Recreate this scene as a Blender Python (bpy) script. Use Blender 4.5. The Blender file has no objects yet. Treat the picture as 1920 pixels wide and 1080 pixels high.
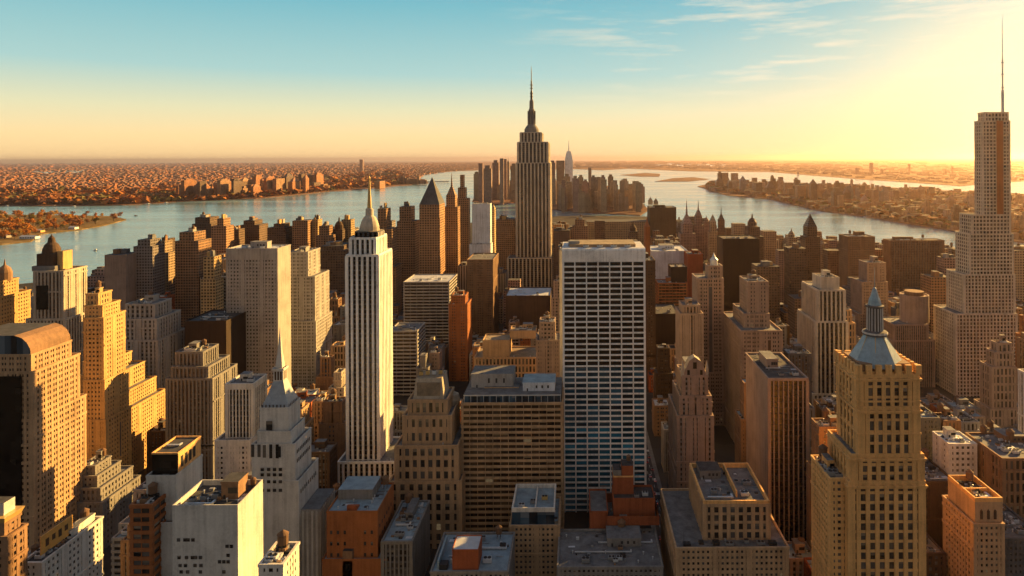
import bpy, math, random
import numpy as np
from mathutils import Vector, Matrix
random.seed(7)
rnd = random.random
def ru(a, b): return a + (b - a) * random.random()

# ------------------------------------------------------------------ camera
H = 280.0            # camera height above the water (m)
F = 1230.0           # focal length in photo pixels (1920 wide)
VX, VY = 1080.0, 298.0   # where the street grid vanishes in the photo
ROLL = 0.0052
scene = bpy.context.scene
cam = bpy.data.cameras.new('camera')
cam.sensor_width = 36.0
cam.lens = F * 36.0 / 1920.0
cam.shift_x = -(VX - 960) / 1920.0
cam.shift_y = -(540 - VY) / 1920.0
cam.clip_start = 1.0
cam.clip_end = 200000.0
camo = bpy.data.objects.new('camera', cam)
scene.collection.objects.link(camo)
camo.matrix_world = Matrix.Translation((0, 0, H)) @ Matrix.Rotation(math.pi / 2, 4, 'X') @ Matrix.Rotation(-ROLL, 4, 'Z')
scene.camera = camo

# ------------------------------------------------------------------ sky and sun
SUN_AZ = math.radians(48.5)    # measured from +Y towards +X
SUN_EL = math.radians(17.5)
SUNDIR = Vector((math.sin(SUN_AZ) * math.cos(SUN_EL), math.cos(SUN_AZ) * math.cos(SUN_EL), math.sin(SUN_EL)))
world = bpy.data.worlds.new('World')
scene.world = world
world.use_nodes = True

class NT:
    """small node-tree writer"""
    def __init__(s, tree):
        s.t = tree; s.n = tree.nodes; s.l = tree.links
    def add(s, typ, ins=None, **props):
        n = s.n.new(typ)
        for k, v in props.items(): setattr(n, k, v)
        for k, v in (ins or {}).items():
            sock = n.inputs[k]
            if isinstance(v, bpy.types.NodeSocket): s.l.new(v, sock)
            else: sock.default_value = v
        return n
    def m(s, op, a, b=None, c=None, clamp=False):
        n = s.n.new('ShaderNodeMath'); n.operation = op; n.use_clamp = clamp
        for i, v in enumerate((a, b, c)):
            if v is None: continue
            if isinstance(v, bpy.types.NodeSocket): s.l.new(v, n.inputs[i])
            else: n.inputs[i].default_value = v
        return n.outputs[0]
    def mix(s, fac, a, b, blend='MIX'):
        n = s.n.new('ShaderNodeMix'); n.data_type = 'RGBA'; n.blend_type = blend
        for i, v in ((0, fac), (6, a), (7, b)):
            if isinstance(v, bpy.types.NodeSocket): s.l.new(v, n.inputs[i])
            else: n.inputs[i].default_value = v if i == 0 else (*v[:3], 1)
        return n.outputs[2]
    def ramp(s, fac, stops, interp='LINEAR'):
        n = s.n.new('ShaderNodeValToRGB'); n.color_ramp.interpolation = interp
        e = n.color_ramp.elements
        while len(e) < len(stops): e.new(0.5)
        for el, (p, c) in zip(e, stops):
            el.position = p; el.color = (*c[:3], 1) if isinstance(c, (tuple, list)) else (c, c, c, 1)
        s.l.new(fac, n.inputs[0])
        return n.outputs[0]

w = NT(world.node_tree)
w.n.clear()
tc = w.add('ShaderNodeTexCoord')
sky = w.add('ShaderNodeTexSky', sky_type='NISHITA', sun_disc=False, sun_elevation=SUN_EL,
            sun_rotation=SUN_AZ, altitude=200, air_density=1.0, dust_density=1.5, ozone_density=2.0)
nrm = w.add('ShaderNodeVectorMath', {0: tc.outputs['Generated']}, operation='NORMALIZE').outputs[0]
sep = w.add('ShaderNodeSeparateXYZ', {0: nrm})
el = w.m('MAXIMUM', sep.outputs[2], 0.0)
grad = w.ramp(w.m('MULTIPLY', el, 1.6), [(0.0, (.97, .64, .29)), (0.055, (.93, .68, .33)), (0.115, (.72, .68, .42)),
                                         (0.20, (.36, .56, .53)), (0.36, (.16, .43, .49)), (0.55, (.10, .22, .32)), (1.0, (.07, .13, .22))])
GLOW = Vector((math.sin(.66), math.cos(.66), .09)).normalized()   # brightest part of the evening sky, low in the west
sundot = w.add('ShaderNodeVectorMath', {0: nrm, 1: tuple(GLOW)}, operation='DOT_PRODUCT').outputs['Value']
low = w.ramp(el, [(0.0, 1.0), (0.08, .85), (0.24, .10)])
g1 = w.m('POWER', w.m('MAXIMUM', sundot, 0.0), 24.0)
g2 = w.m('POWER', w.m('MAXIMUM', sundot, 0.0), 60.0)
c1 = w.mix(w.m('MULTIPLY', w.m('POWER', w.m('MAXIMUM', sundot, 0.0), 6.0), w.m('MULTIPLY', low, .42), clamp=True), grad, (.74, .68, .50))
c1 = w.mix(w.m('MULTIPLY', g1, w.m('MULTIPLY', low, .68), clamp=True), c1, (1.0, .76, .34))
c1 = w.mix(w.m('MULTIPLY', g2, w.m('MULTIPLY', low, .8), clamp=True), c1, (1.25, 1.0, .52))
# opposite half of the sky: pale evening light behind the viewer
back = w.ramp(w.m('MULTIPLY_ADD', sep.outputs[1], 0.5, 0.5), [(0.38, 1.0), (0.80, 0.0)], 'EASE')
c1 = w.mix(w.m('MULTIPLY', back, 0.9, clamp=True), c1, (.21, .185, .168))
# thin wisps of cloud, low in the west
mp = w.add('ShaderNodeMapping', {0: nrm, 'Scale': (3.0, 3.0, 26.0), 'Rotation': (0, math.radians(-10), 0)})
nz = w.add('ShaderNodeTexNoise', {'Vector': mp.outputs[0], 'Scale': 2.2, 'Detail': 6.0, 'Roughness': .6})
band = w.ramp(el, [(0.06, 0.0), (0.14, 1.0), (0.22, 1.0), (0.40, 0.0)])
wisp = w.m('MULTIPLY', w.ramp(nz.outputs[0], [(0.52, 0.0), (0.72, 1.0)]), w.m('MULTIPLY', band, w.ramp(sundot, [(0.70, 0.0), (0.90, 1.0)])))
c1 = w.mix(w.m('MULTIPLY', wisp, 0.55), c1, (1.05, .80, .52))
ten = w.mix(1.0, c1, (8.5, 8.5, 8.5), 'MULTIPLY')
fin = w.mix(0.95, sky.outputs[0], ten)
bg = w.add('ShaderNodeBackground', {'Color': fin, 'Strength': 0.051})
w.l.new(bg.outputs[0], w.add('ShaderNodeOutputWorld').inputs[0])

sun = bpy.data.lights.new('sun', 'SUN')
sun.energy = 5.0
sun.angle = math.radians(0.5)
sun.color = (1.0, .57, .16)
suno = bpy.data.objects.new('sun', sun)
scene.collection.objects.link(suno)
suno.rotation_euler = SUNDIR.to_track_quat('Z', 'Y').to_euler()

scene.view_settings.view_transform = 'Standard'
scene.view_settings.look = 'None'
scene.view_settings.exposure = 1.5
scene.view_settings.gamma = 1.0
scene.view_settings.use_curve_mapping = False
cy = scene.cycles
cy.max_bounces = 5; cy.diffuse_bounces = 2; cy.glossy_bounces = 2; cy.transmission_bounces = 2
cy.volume_bounces = 0; cy.caustics_reflective = False; cy.caustics_refractive = False
cy.use_denoising = True; cy.sample_clamp_indirect = 4.0

# ------------------------------------------------------------------ pixel <-> place
CR, SR = math.cos(ROLL), math.sin(ROLL)
def un(px, py):
    dx, dy = px - VX, py - VY
    return dx * CR - dy * SR, dy * CR + dx * SR
def at(px, py, Y):
    """the point seen at photo pixel (px, py) that lies at distance Y"""
    x, y = un(px, py)
    return x / F * Y, H - y / F * Y
def ground(px, py, z=0.0):
    x, y = un(px, py)
    Y = (H - z) * F / max(y, 0.5)
    return x / F * Y, Y
def proj(X, Y, Z):
    x = X / Y * F; y = (H - Z) / Y * F
    return VX + x * CR + y * SR, VY + y * CR - x * SR

# ------------------------------------------------------------------ materials
MATS = {}
def new_mat(name):
    m = bpy.data.materials.new(name); m.use_nodes = True
    t = NT(m.node_tree); t.n.clear()
    out = t.add('ShaderNodeOutputMaterial')
    b = t.add('ShaderNodeBsdfPrincipled')
    t.l.new(b.outputs[0], out.inputs[0])
    MATS[name] = m
    return m, t, b
def wall_mat(name, col, rough=.85, var=.28, spec=.3):
    m, t, b = new_mat(name)
    tc = t.add('ShaderNodeTexCoord').outputs['Object']
    n1 = t.add('ShaderNodeTexNoise', {'Vector': tc, 'Scale': .06, 'Detail': 5.0, 'Roughness': .65}).outputs[0]
    mp = t.add('ShaderNodeMapping', {0: tc, 'Scale': (1.1, 1.1, .05)}).outputs[0]
    n2 = t.add('ShaderNodeTexNoise', {'Vector': mp, 'Scale': .5, 'Detail': 3.0}).outputs[0]
    n3 = t.add('ShaderNodeTexNoise', {'Vector': tc, 'Scale': 1.2, 'Detail': 3.0}).outputs[0]
    k = t.m('ADD', t.m('MULTIPLY', n1, .45), t.m('ADD', t.m('MULTIPLY', n2, .35), t.m('MULTIPLY', n3, .2)))
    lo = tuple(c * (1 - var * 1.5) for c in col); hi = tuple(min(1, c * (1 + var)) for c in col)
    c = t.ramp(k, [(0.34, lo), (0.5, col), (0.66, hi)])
    ri = t.add('ShaderNodeObjectInfo').outputs['Random']
    hv = t.add('ShaderNodeHueSaturation', {'Color': c, 'Value': t.m('ADD', t.m('MULTIPLY', ri, .16), .92)})
    t.l.new(hv.outputs[0], b.inputs['Base Color'])
    b.inputs['Roughness'].default_value = rough
    b.inputs['Specular IOR Level'].default_value = spec
    return m
def flat_mat(name, col, rough=.6, metal=0.0, var=.12, scale=.3):
    m, t, b = new_mat(name)
    tc = t.add('ShaderNodeTexCoord').outputs['Object']
    n1 = t.add('ShaderNodeTexNoise', {'Vector': tc, 'Scale': scale, 'Detail': 6.0, 'Roughness': .7}).outputs[0]
    c = t.ramp(n1, [(0.3, tuple(x * (1 - var * 1.6) for x in col)), (0.7, tuple(min(1, x * (1 + var)) for x in col))])
    t.l.new(c, b.inputs['Base Color'])
    b.inputs['Roughness'].default_value = rough; b.inputs['Metallic'].default_value = metal
    return m
def glass_nodes(t, uv, dark, blind, ri):
    """per-window colour from the window's cell number"""
    cell = t.add('ShaderNodeVectorMath', {0: uv}, operation='FLOOR').outputs[0]
    cell = t.add('ShaderNodeVectorMath', {0: cell, 1: t.add('ShaderNodeCombineXYZ', {2: t.m('MULTIPLY', ri, 97.3)}).outputs[0]}, operation='ADD').outputs[0]
    wn = t.add('ShaderNodeTexWhiteNoise', {'Vector': cell}, noise_dimensions='3D')
    f = t.add('ShaderNodeVectorMath', {0: uv}, operation='FRACTION').outputs[0]
    fy = t.add('ShaderNodeSeparateXYZ', {0: f}).outputs[1]
    r2 = t.add('ShaderNodeSeparateColor', {0: wn.outputs['Color']})
    blindmask = t.m('MULTIPLY', t.m('GREATER_THAN', wn.outputs['Value'], .45), t.m('GREATER_THAN', fy, r2.outputs[0]))
    dcol = t.mix(t.m('POWER', r2.outputs[1], 2.0), tuple(x * .35 for x in dark), tuple(x * 2.6 for x in dark))
    col = t.mix(t.m('MULTIPLY', blindmask, r2.outputs[2]), dcol, blind)
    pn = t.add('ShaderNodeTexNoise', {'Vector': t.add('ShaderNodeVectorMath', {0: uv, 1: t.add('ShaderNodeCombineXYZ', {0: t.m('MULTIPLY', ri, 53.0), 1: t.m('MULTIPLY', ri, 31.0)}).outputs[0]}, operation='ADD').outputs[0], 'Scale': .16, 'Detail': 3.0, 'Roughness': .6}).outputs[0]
    col = t.mix(t.m('MULTIPLY', t.ramp(pn, [(.5, 0.0), (.68, 1.0)]), .5), col, blind)   # reflections of neighbouring buildings painted in as paler runs, in the blind colour
    lit = t.m('GREATER_THAN', wn.outputs['Value'], .994)
    return col, lit, r2
def glass_mat(name, dark=(.045, .043, .042), blind=(.26, .22, .17), rough=.18, lit=.03):
    m, t, b = new_mat(name)
    uv = t.add('ShaderNodeTexCoord').outputs['UV']
    ri = t.add('ShaderNodeObjectInfo').outputs['Random']
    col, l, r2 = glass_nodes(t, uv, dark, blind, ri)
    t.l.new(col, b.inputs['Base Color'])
    b.inputs['Roughness'].default_value = rough
    b.inputs['Emission Color'].default_value = (1, .72, .38, 1)
    t.l.new(t.m('MULTIPLY', l, lit), b.inputs['Emission Strength'])
    # panes sit at slightly different angles
    geo = t.add('ShaderNodeNewGeometry').outputs['Normal']
    j = t.add('ShaderNodeVectorMath', {0: r2.inputs[0].links[0].from_socket, 1: (.5, .5, .5)}, operation='SUBTRACT').outputs[0]
    j = t.add('ShaderNodeVectorMath', {0: j, 'Scale': .05}, operation='SCALE').outputs[0]
    nn = t.add('ShaderNodeVectorMath', {0: t.add('ShaderNodeVectorMath', {0: geo, 1: j}, operation='ADD').outputs[0]}, operation='NORMALIZE').outputs[0]
    t.l.new(nn, b.inputs['Normal'])
    return m
def facade_mat(name, col, wx=(.22, .78), wy=(.25, .8), dark=(.03, .028, .026), blind=(.16, .13, .10), var=.2):
    """a distant wall: wall colour with window openings, cells given by UV"""
    m, t, b = new_mat(name)
    uv = t.add('ShaderNodeTexCoord').outputs['UV']
    ob = t.add('ShaderNodeTexCoord').outputs['Object']
    ri = t.add('ShaderNodeObjectInfo').outputs['Random']
    f = t.add('ShaderNodeSeparateXYZ', {0: t.add('ShaderNodeVectorMath', {0: uv}, operation='FRACTION').outputs[0]})
    def inside(s, a, b_): return t.m('MULTIPLY', t.m('GREATER_THAN', s, a), t.m('LESS_THAN', s, b_))
    mask = t.m('MULTIPLY', inside(f.outputs[0], *wx), inside(f.outputs[1], *wy))
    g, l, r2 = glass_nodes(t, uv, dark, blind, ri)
    n1 = t.add('ShaderNodeTexNoise', {'Vector': ob, 'Scale': .04, 'Detail': 5.0}).outputs[0]
    wc = t.ramp(n1, [(0.3, tuple(x * (1 - var * 1.4) for x in col)), (0.7, tuple(min(1, x * (1 + var)) for x in col))])
    hv = t.add('ShaderNodeHueSaturation', {'Color': wc, 'Value': t.m('ADD', t.m('MULTIPLY', ri, .4), .8)}).outputs[0]
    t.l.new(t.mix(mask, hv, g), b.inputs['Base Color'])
    t.l.new(t.m('SUBTRACT', .85, t.m('MULTIPLY', mask, .6)), b.inputs['Roughness'])
    return m

WALLS = {
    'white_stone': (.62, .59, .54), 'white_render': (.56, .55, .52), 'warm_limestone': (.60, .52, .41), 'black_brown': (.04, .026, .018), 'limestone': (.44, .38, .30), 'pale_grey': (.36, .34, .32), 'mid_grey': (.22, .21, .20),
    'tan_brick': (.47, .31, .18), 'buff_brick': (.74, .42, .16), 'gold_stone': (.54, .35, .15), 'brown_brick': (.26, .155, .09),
    'orange_brick': (.36, .13, .045), 'red_brick': (.30, .085, .035), 'dark_brown': (.09, .055, .035), 'dark_grey': (.10, .10, .105),
    'pink_stone': (.34, .25, .20), 'bronze': (.12, .085, .05), 'white_paint': (.88, .87, .84), 'blue_white': (.62, .66, .72)}
for k, c in WALLS.items(): wall_mat(k, c)
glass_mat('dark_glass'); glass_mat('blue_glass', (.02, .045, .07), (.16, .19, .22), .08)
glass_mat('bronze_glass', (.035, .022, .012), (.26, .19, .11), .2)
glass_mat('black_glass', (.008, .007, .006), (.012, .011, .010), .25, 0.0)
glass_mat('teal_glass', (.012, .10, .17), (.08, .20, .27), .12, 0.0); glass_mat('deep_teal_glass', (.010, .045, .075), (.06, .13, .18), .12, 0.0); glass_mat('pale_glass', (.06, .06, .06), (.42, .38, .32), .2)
flat_mat('roof_grey', (.16, .165, .175), .9, var=.35, scale=.15)
flat_mat('roof_dark', (.055, .055, .06), .9, var=.4, scale=.2)
flat_mat('roof_pale', (.52, .55, .60), .7, var=.18, scale=.12)
flat_mat('roof_blue', (.24, .33, .40), .6, var=.25, scale=.15)
flat_mat('roof_tan', (.28, .22, .15), .9, var=.3, scale=.15)
flat_mat('grey_metal', (.30, .31, .32), .5, .4)
flat_mat('pale_metal', (.60, .62, .64), .45, .3)
flat_mat('dark_metal', (.04, .04, .042), .5, .3)
flat_mat('copper_blue', (.27, .38, .45), .45, .1, var=.2)
flat_mat('slate_blue', (.30, .35, .40), .5, .1, var=.15); flat_mat('gilt', (.60, .40, .14), .5, .2)
flat_mat('tank_wood', (.16, .09, .05), .9)
flat_mat('asphalt', (.045, .045, .048), .95, var=.3, scale=.05)
flat_mat('pavement', (.16, .155, .15), .95, var=.25, scale=.2)
flat_mat('road_paint', (.75, .75, .72), .7)
flat_mat('panel_orange', (.75, .40, .10), .6)
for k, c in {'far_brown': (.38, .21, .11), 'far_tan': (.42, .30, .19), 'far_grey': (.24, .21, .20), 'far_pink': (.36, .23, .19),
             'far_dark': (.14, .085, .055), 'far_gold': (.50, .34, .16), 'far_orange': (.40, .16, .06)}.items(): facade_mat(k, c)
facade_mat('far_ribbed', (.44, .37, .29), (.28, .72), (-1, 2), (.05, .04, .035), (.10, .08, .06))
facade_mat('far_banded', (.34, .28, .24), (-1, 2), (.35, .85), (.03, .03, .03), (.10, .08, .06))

# ------------------------------------------------------------------ mesh helpers
class MB:
    """collects faces of ONE mesh object, in world metres"""
    def __init__(s): s.v = []; s.f = []; s.mi = []; s.uv = []; s.mats = []
    def mat(s, name):
        if name not in s.mats: s.mats.append(name)
        return s.mats.index(name)
    def quad(s, pts, mat, uvs=None):
        i = len(s.v); s.v.extend(pts); s.f.append(tuple(range(i, i + len(pts)))); s.mi.append(s.mat(mat))
        s.uv.extend(uvs or [(p[0] * .25, p[1] * .25) for p in pts])
    def box(s, x0, x1, y0, y1, z0, z1, mat, top=None, skip='', cell=(3.5, 3.8)):
        top = top or mat
        cu, cv = cell
        i = len(s.v)
        s.v += [(x0, y0, z0), (x1, y0, z0), (x1, y1, z0), (x0, y1, z0), (x0, y0, z1), (x1, y0, z1), (x1, y1, z1), (x0, y1, z1)]
        nx = max(1, round((x1 - x0) / cu)); ny = max(1, round((y1 - y0) / cu)); nz = max(1, round((z1 - z0) / cv))
        for key, idx, m_, n in (('F', (0, 1, 5, 4), mat, nx), ('R', (1, 2, 6, 5), mat, ny), ('B', (2, 3, 7, 6), mat, nx),
                                ('L', (3, 0, 4, 7), mat, ny), ('T', (4, 5, 6, 7), top, 0), ('D', (3, 2, 1, 0), mat, 0)):
            if key in skip: continue
            s.f.append(tuple(i + k for k in idx)); s.mi.append(s.mat(m_))
            s.uv += [(0, 0), (n, 0), (n, nz), (0, nz)] if n else [(x0 * .2, y0 * .2), (x1 * .2, y0 * .2), (x1 * .2, y1 * .2), (x0 * .2, y1 * .2)]
    def prism(s, poly, z0, z1, mat, top=None, cell=(3.5, 3.8), cap=True):
        """poly counter-clockwise seen from above"""
        n = len(poly); nz = max(1, round((z1 - z0) / cell[1])); u = 0
        for k in range(n):
            a, b = poly[k], poly[(k + 1) % n]
            L = max(1, round(math.hypot(a[0] - b[0], a[1] - b[1]) / cell[0]))
            s.quad([(*a, z0), (*b, z0), (*b, z1), (*a, z1)], mat, [(u, 0), (u + L, 0), (u + L, nz), (u, nz)]); u += L
        if cap: s.quad([(*p, z1) for p in poly], top or mat)
    def frustum(s, cx, cy, z0, z1, w0, d0, w1, d1, mat, top=None):
        a = [(cx - w0 / 2, cy - d0 / 2, z0), (cx + w0 / 2, cy - d0 / 2, z0), (cx + w0 / 2, cy + d0 / 2, z0), (cx - w0 / 2, cy + d0 / 2, z0)]
        b = [(cx - w1 / 2, cy - d1 / 2, z1), (cx + w1 / 2, cy - d1 / 2, z1), (cx + w1 / 2, cy + d1 / 2, z1), (cx - w1 / 2, cy + d1 / 2, z1)]
        nz = max(1, round((z1 - z0) / 3.8))
        for k in range(4):
            j = (k + 1) % 4; L = max(1, round((Vector(a[k]) - Vector(a[j])).length / 3.5))
            s.quad([a[k], a[j], b[j], b[k]], mat, [(0, 0), (L, 0), (L, nz), (0, nz)])
        s.quad(b, top or mat)
    def lathe(s, cx, cy, prof, mat, n=12, ph=0.0):
        for (r0, z0), (r1, z1) in zip(prof, prof[1:]):
            for k in range(n):
                a = ph + 2 * math.pi * k / n; b = ph + 2 * math.pi * (k + 1) / n
                p = [(cx + r0 * math.cos(a), cy + r0 * math.sin(a), z0), (cx + r0 * math.cos(b), cy + r0 * math.sin(b), z0),
                     (cx + r1 * math.cos(b), cy + r1 * math.sin(b), z1), (cx + r1 * math.cos(a), cy + r1 * math.sin(a), z1)]
                if r1 < 1e-6: p = p[:3]
                elif r0 < 1e-6: p = [p[0], p[2], p[3]]
                s.quad(p, mat, [(k, 0), (k + 1, 0), (k + 1, 1), (k, 1)][:len(p)])
    def bar(s, p, q, r, mat, n=5):
        p, q = Vector(p), Vector(q); d = (q - p).normalized()
        u = d.orthogonal().normalized(); v = d.cross(u)
        ring = lambda c, rr: [tuple(c + u * (rr * math.cos(2 * math.pi * k / n)) + v * (rr * math.sin(2 * math.pi * k / n))) for k in range(n)]
        A, B = ring(p, r), ring(q, r)
        for k in range(n):
            j = (k + 1) % n; s.quad([A[k], A[j], B[j], B[k]], mat)
    def build(s, name, parent=None, origin=None):
        if not s.f: return None
        o = parent.location if parent is not None and origin is None else (origin or (0, 0, 0))
        me = bpy.data.meshes.new(name)
        me.from_pydata([(x - o[0], y - o[1], z - o[2]) for x, y, z in s.v], [], s.f)
        for m_ in s.mats: me.materials.append(MATS[m_])
        me.polygons.foreach_set('material_index', s.mi)
        uvl = me.uv_layers.new(name='UVMap')
        uvl.data.foreach_set('uv', np.array(s.uv, dtype=np.float32).ravel())
        me.update()
        ob = bpy.data.objects.new(name, me)
        scene.collection.objects.link(ob)
        if parent is not None: ob.parent = parent
        else: ob.location = o
        return ob

def tag(o, label=None, cat=None, group=None, kind=None):
    if label: o['label'] = label
    if cat: o['category'] = cat
    if group: o['group'] = group
    if kind: o['kind'] = kind
    return o
def thing(name, label, cat, loc, group=None):
    o = bpy.data.objects.new(name, None); scene.collection.objects.link(o)
    o.empty_display_size = 5; o.location = loc
    return tag(o, label, cat, group)

# style: bay, floor, pier width, spandrel height, pier relief, spandrel relief, spandrel material (None = wall)
STY = {
    'punch':  (3.4, 3.9, 1.7, 2.0, .50, .38, None),
    'small':  (2.9, 3.6, 1.5, 1.9, .40, .30, None),
    'wide':   (4.6, 4.2, 1.7, 2.0, .55, .42, None),
    'ribs':   (4.4, 4.0, 1.9, 1.1, 1.1, .25, 'dark_grey'),
    'ribs2':  (2.6, 4.0, 1.0, 1.2, .60, .20, 'dark_grey'),
    'rib_tan':(4.2, 4.0, 1.9, 1.6, .80, .30, None),
    'grid':   (8.7, 4.3, .95, 1.25, .80, .60, None),
    'pair':   (5.0, 3.9, 1.9, 1.9, .55, .40, None),
    'strip':  (3.3, 3.8, 1.6, 1.6, .65, .12, 'dark_brown'),
    'strip2': (4.4, 3.8, 2.2, 1.7, .65, .15, 'mid_grey'),
    'tall':   (3.8, 7.6, 1.7, 1.9, .60, .45, None),
    'bands':  (9.0, 4.3, .30, 1.9, .30, .60, None),
    'bandsd': (5.5, 4.2, .35, 1.7, .35, .70, None)}
BOXES = []      # every building mass: x0,x1,y0,y1,z0,z1,id
HERO = []       # px0, px1, Y, lowest row still seen, short name

def facade(mb, x0, x1, y0, y1, z0, z1, sty, wall, sides='FLR', corner=1.0, topband=0.0):
    bay, flr, pier, span, pp, ps, sm = STY[sty] if isinstance(sty, str) else sty
    sm = sm or wall
    nf = max(1, round((z1 - z0 - topband) / flr)); fh = (z1 - z0 - topband) / nf
    for s in sides:
        W = x1 - x0 if s in 'FB' else y1 - y0
        nb = max(1, round(W / bay)); bw = W / nb
        pw = min(pier, bw * .6)
        def blk(a0, a1, b0, b1, rel, m_):
            if s == 'F':   mb.box(x0 + a0, x0 + a1, y0 - rel, y0, b0, b1, m_, skip='B')
            elif s == 'B': mb.box(x0 + a0, x0 + a1, y1, y1 + rel, b0, b1, m_, skip='F')
            elif s == 'R': mb.box(x1, x1 + rel, y0 + a0, y0 + a1, b0, b1, m_, skip='L')
            else:          mb.box(x0 - rel, x0, y0 + a0, y0 + a1, b0, b1, m_, skip='R')
        ext = s in 'FB'
        for k in range(nb + 1):
            c = k * bw
            a0, a1 = c - pw / 2, c + pw / 2
            if k == 0: a0, a1 = (-pp if ext else 0), pw * .5 + corner
            if k == nb: a0, a1 = W - pw * .5 - corner, W + (pp if ext else 0)
            blk(a0, a1, z0, z1, pp, wall)
        for k in range(nf + 1):
            b0 = z0 + k * fh - span * .35; b1 = b0 + span
            if k == 0: b0 = z0
            if k == nf: b1 = z1; b0 = min(b0, z1 - .6)
            e = ps if ext else 0
            blk(-e, W + e, b0, min(b1, z1 - .002) if k < nf else z1 - topband * .0, ps if k < nf else max(ps, pp * .9), wall if k in (0, nf) else sm)
        # string courses and blank wall strips break up the grid
        if isinstance(sty, str) and sty == 'pair':
            for k in range(nb): blk((k + .5) * bw - .35, (k + .5) * bw + .35, z0, z1 - .02, pp * .8, wall)
        if isinstance(sty, str) and sty in ('punch', 'small', 'wide', 'pair', 'strip', 'strip2', 'tall') and z1 - z0 > 14:
            for c in range(1 + int((z1 - z0) / 45)):
                if rnd() < .75:
                    q = z0 + fh * round(ru(.12, .95) * nf) - span * .35 - .1
                    if z0 + 1 < q < z1 - 3: blk(-pp - .5 if ext else 0, W + (pp + .5 if ext else 0), q, q + span * ru(.6, 1.0), pp + .5, wall)
            if W > 16 and rnd() < .6:
                for fq in ((.5,) if rnd() < .4 else (.33, .67)):
                    k = max(1, min(nb - 1, round(nb * fq))); blk(k * bw - bw * .62, k * bw + bw * .62, z0, z1, pp + .12, wall)
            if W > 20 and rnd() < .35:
                k = round(nb * ru(.3, .7)); blk(k * bw + pw * .5, (k + 1) * bw - pw * .5, z0, z1 - 2 * fh, max(ps + .05, .3) * .99, 'dark_brown' if rnd() < .5 else 'dark_grey')  # dark strip up one bay: the shade of a recess put into colour
        if topband: blk(-pp - .03 if ext else 0, W + (pp + .03 if ext else 0), z1 - topband, z1 + .01, pp + .03, wall)
    return nf, fh

def parapet(mb, x0, x1, y0, y1, z, mat, h=1.2, t=.5, out=.55):
    mb.box(x0 - out, x1 + out, y0 - out, y0 + t, z, z + h, mat)
    mb.box(x0 - out, x1 + out, y1 - t, y1 + out, z, z + h, mat)
    mb.box(x0 - out, x0 + t, y0 + t, y1 - t, z, z + h * .995, mat)
    mb.box(x1 - t, x1 + out, y0 + t, y1 - t, z, z + h * .995, mat)

def water_tank(root, x, y, z, s=1.0, legs=3.0):
    m = MB()
    for k in range(4):
        a = math.pi / 4 + k * math.pi / 2
        m.bar((x + 1.6 * s * math.cos(a), y + 1.6 * s * math.sin(a), z), (x + 1.6 * s * math.cos(a), y + 1.6 * s * math.sin(a), z + legs), .16, 'dark_metal', 4)
    m.lathe(x, y, [(0, z + legs), (2.1 * s, z + legs), (2.2 * s, z + legs + 4.2 * s), (2.45 * s, z + legs + 4.2 * s), (0, z + legs + 6.0 * s)], 'tank_wood', 12)
    return m.build('water_tank', root)
def ac_unit(root, x, y, z, w=4, d=3, h=2.2, mat='grey_metal'):
    m = MB()
    m.box(x - w / 2, x + w / 2, y - d / 2, y + d / 2, z + .35, z + h, mat)
    m.box(x - w / 2 + .3, x - w / 2 + .6, y - d / 2 + .2, y + d / 2 - .2, z, z + .35, 'dark_metal')
    m.box(x + w / 2 - .6, x + w / 2 - .3, y - d / 2 + .2, y + d / 2 - .2, z, z + .35, 'dark_metal')
    for k in (-1, 1):
        m.lathe(x + k * w * .24, y, [(d * .3, z + h), (d * .3, z + h + .35), (d * .24, z + h + .35), (d * .24, z + h + .1), (0, z + h + .1)], 'dark_metal', 10)
    return m.build('rooftop_unit', root)
def pent(root, x0, x1, y0, y1, z0, z1, wall, top='roof_grey'):
    m = MB()
    m.box(x0, x1, y0, y1, z0, z1, wall, top, skip='D')
    m.box(x0 - .25, x1 + .25, y0 - .25, y1 + .25, z1 - .5, z1 + .4, wall, top, skip='')
    dw = (x1 - x0) * .12
    m.box(x0 + dw, x0 + dw + 1.1, y0 - .06, y0, z0, z0 + 2.1, 'dark_metal', skip='B')
    for k in range(3):
        m.box(x0 + (x1 - x0) * (.4 + .18 * k), x0 + (x1 - x0) * (.4 + .18 * k) + 1.4, y0 - .08, y0, z0 + (z1 - z0) * .35, z0 + (z1 - z0) * .7, 'dark_metal', skip='B')
    return m.build('penthouse', root)
def duct(root, x0, x1, y, z, r=.5):
    m = MB()
    m.box(x0, x1, y - r, y + r, z + .5, z + .5 + 1.6 * r, 'pale_metal')
    m.box(x1 - 2 * r, x1, y + r, y + 6 * r, z + .5, z + .5 + 1.59 * r, 'pale_metal')
    for k in range(3):
        xx = x0 + (x1 - x0) * (.1 + .38 * k); m.box(xx, xx + .3, y - r * .8, y + r * .8, z, z + .5, 'dark_metal')
    return m.build('roof_duct', root)
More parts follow.
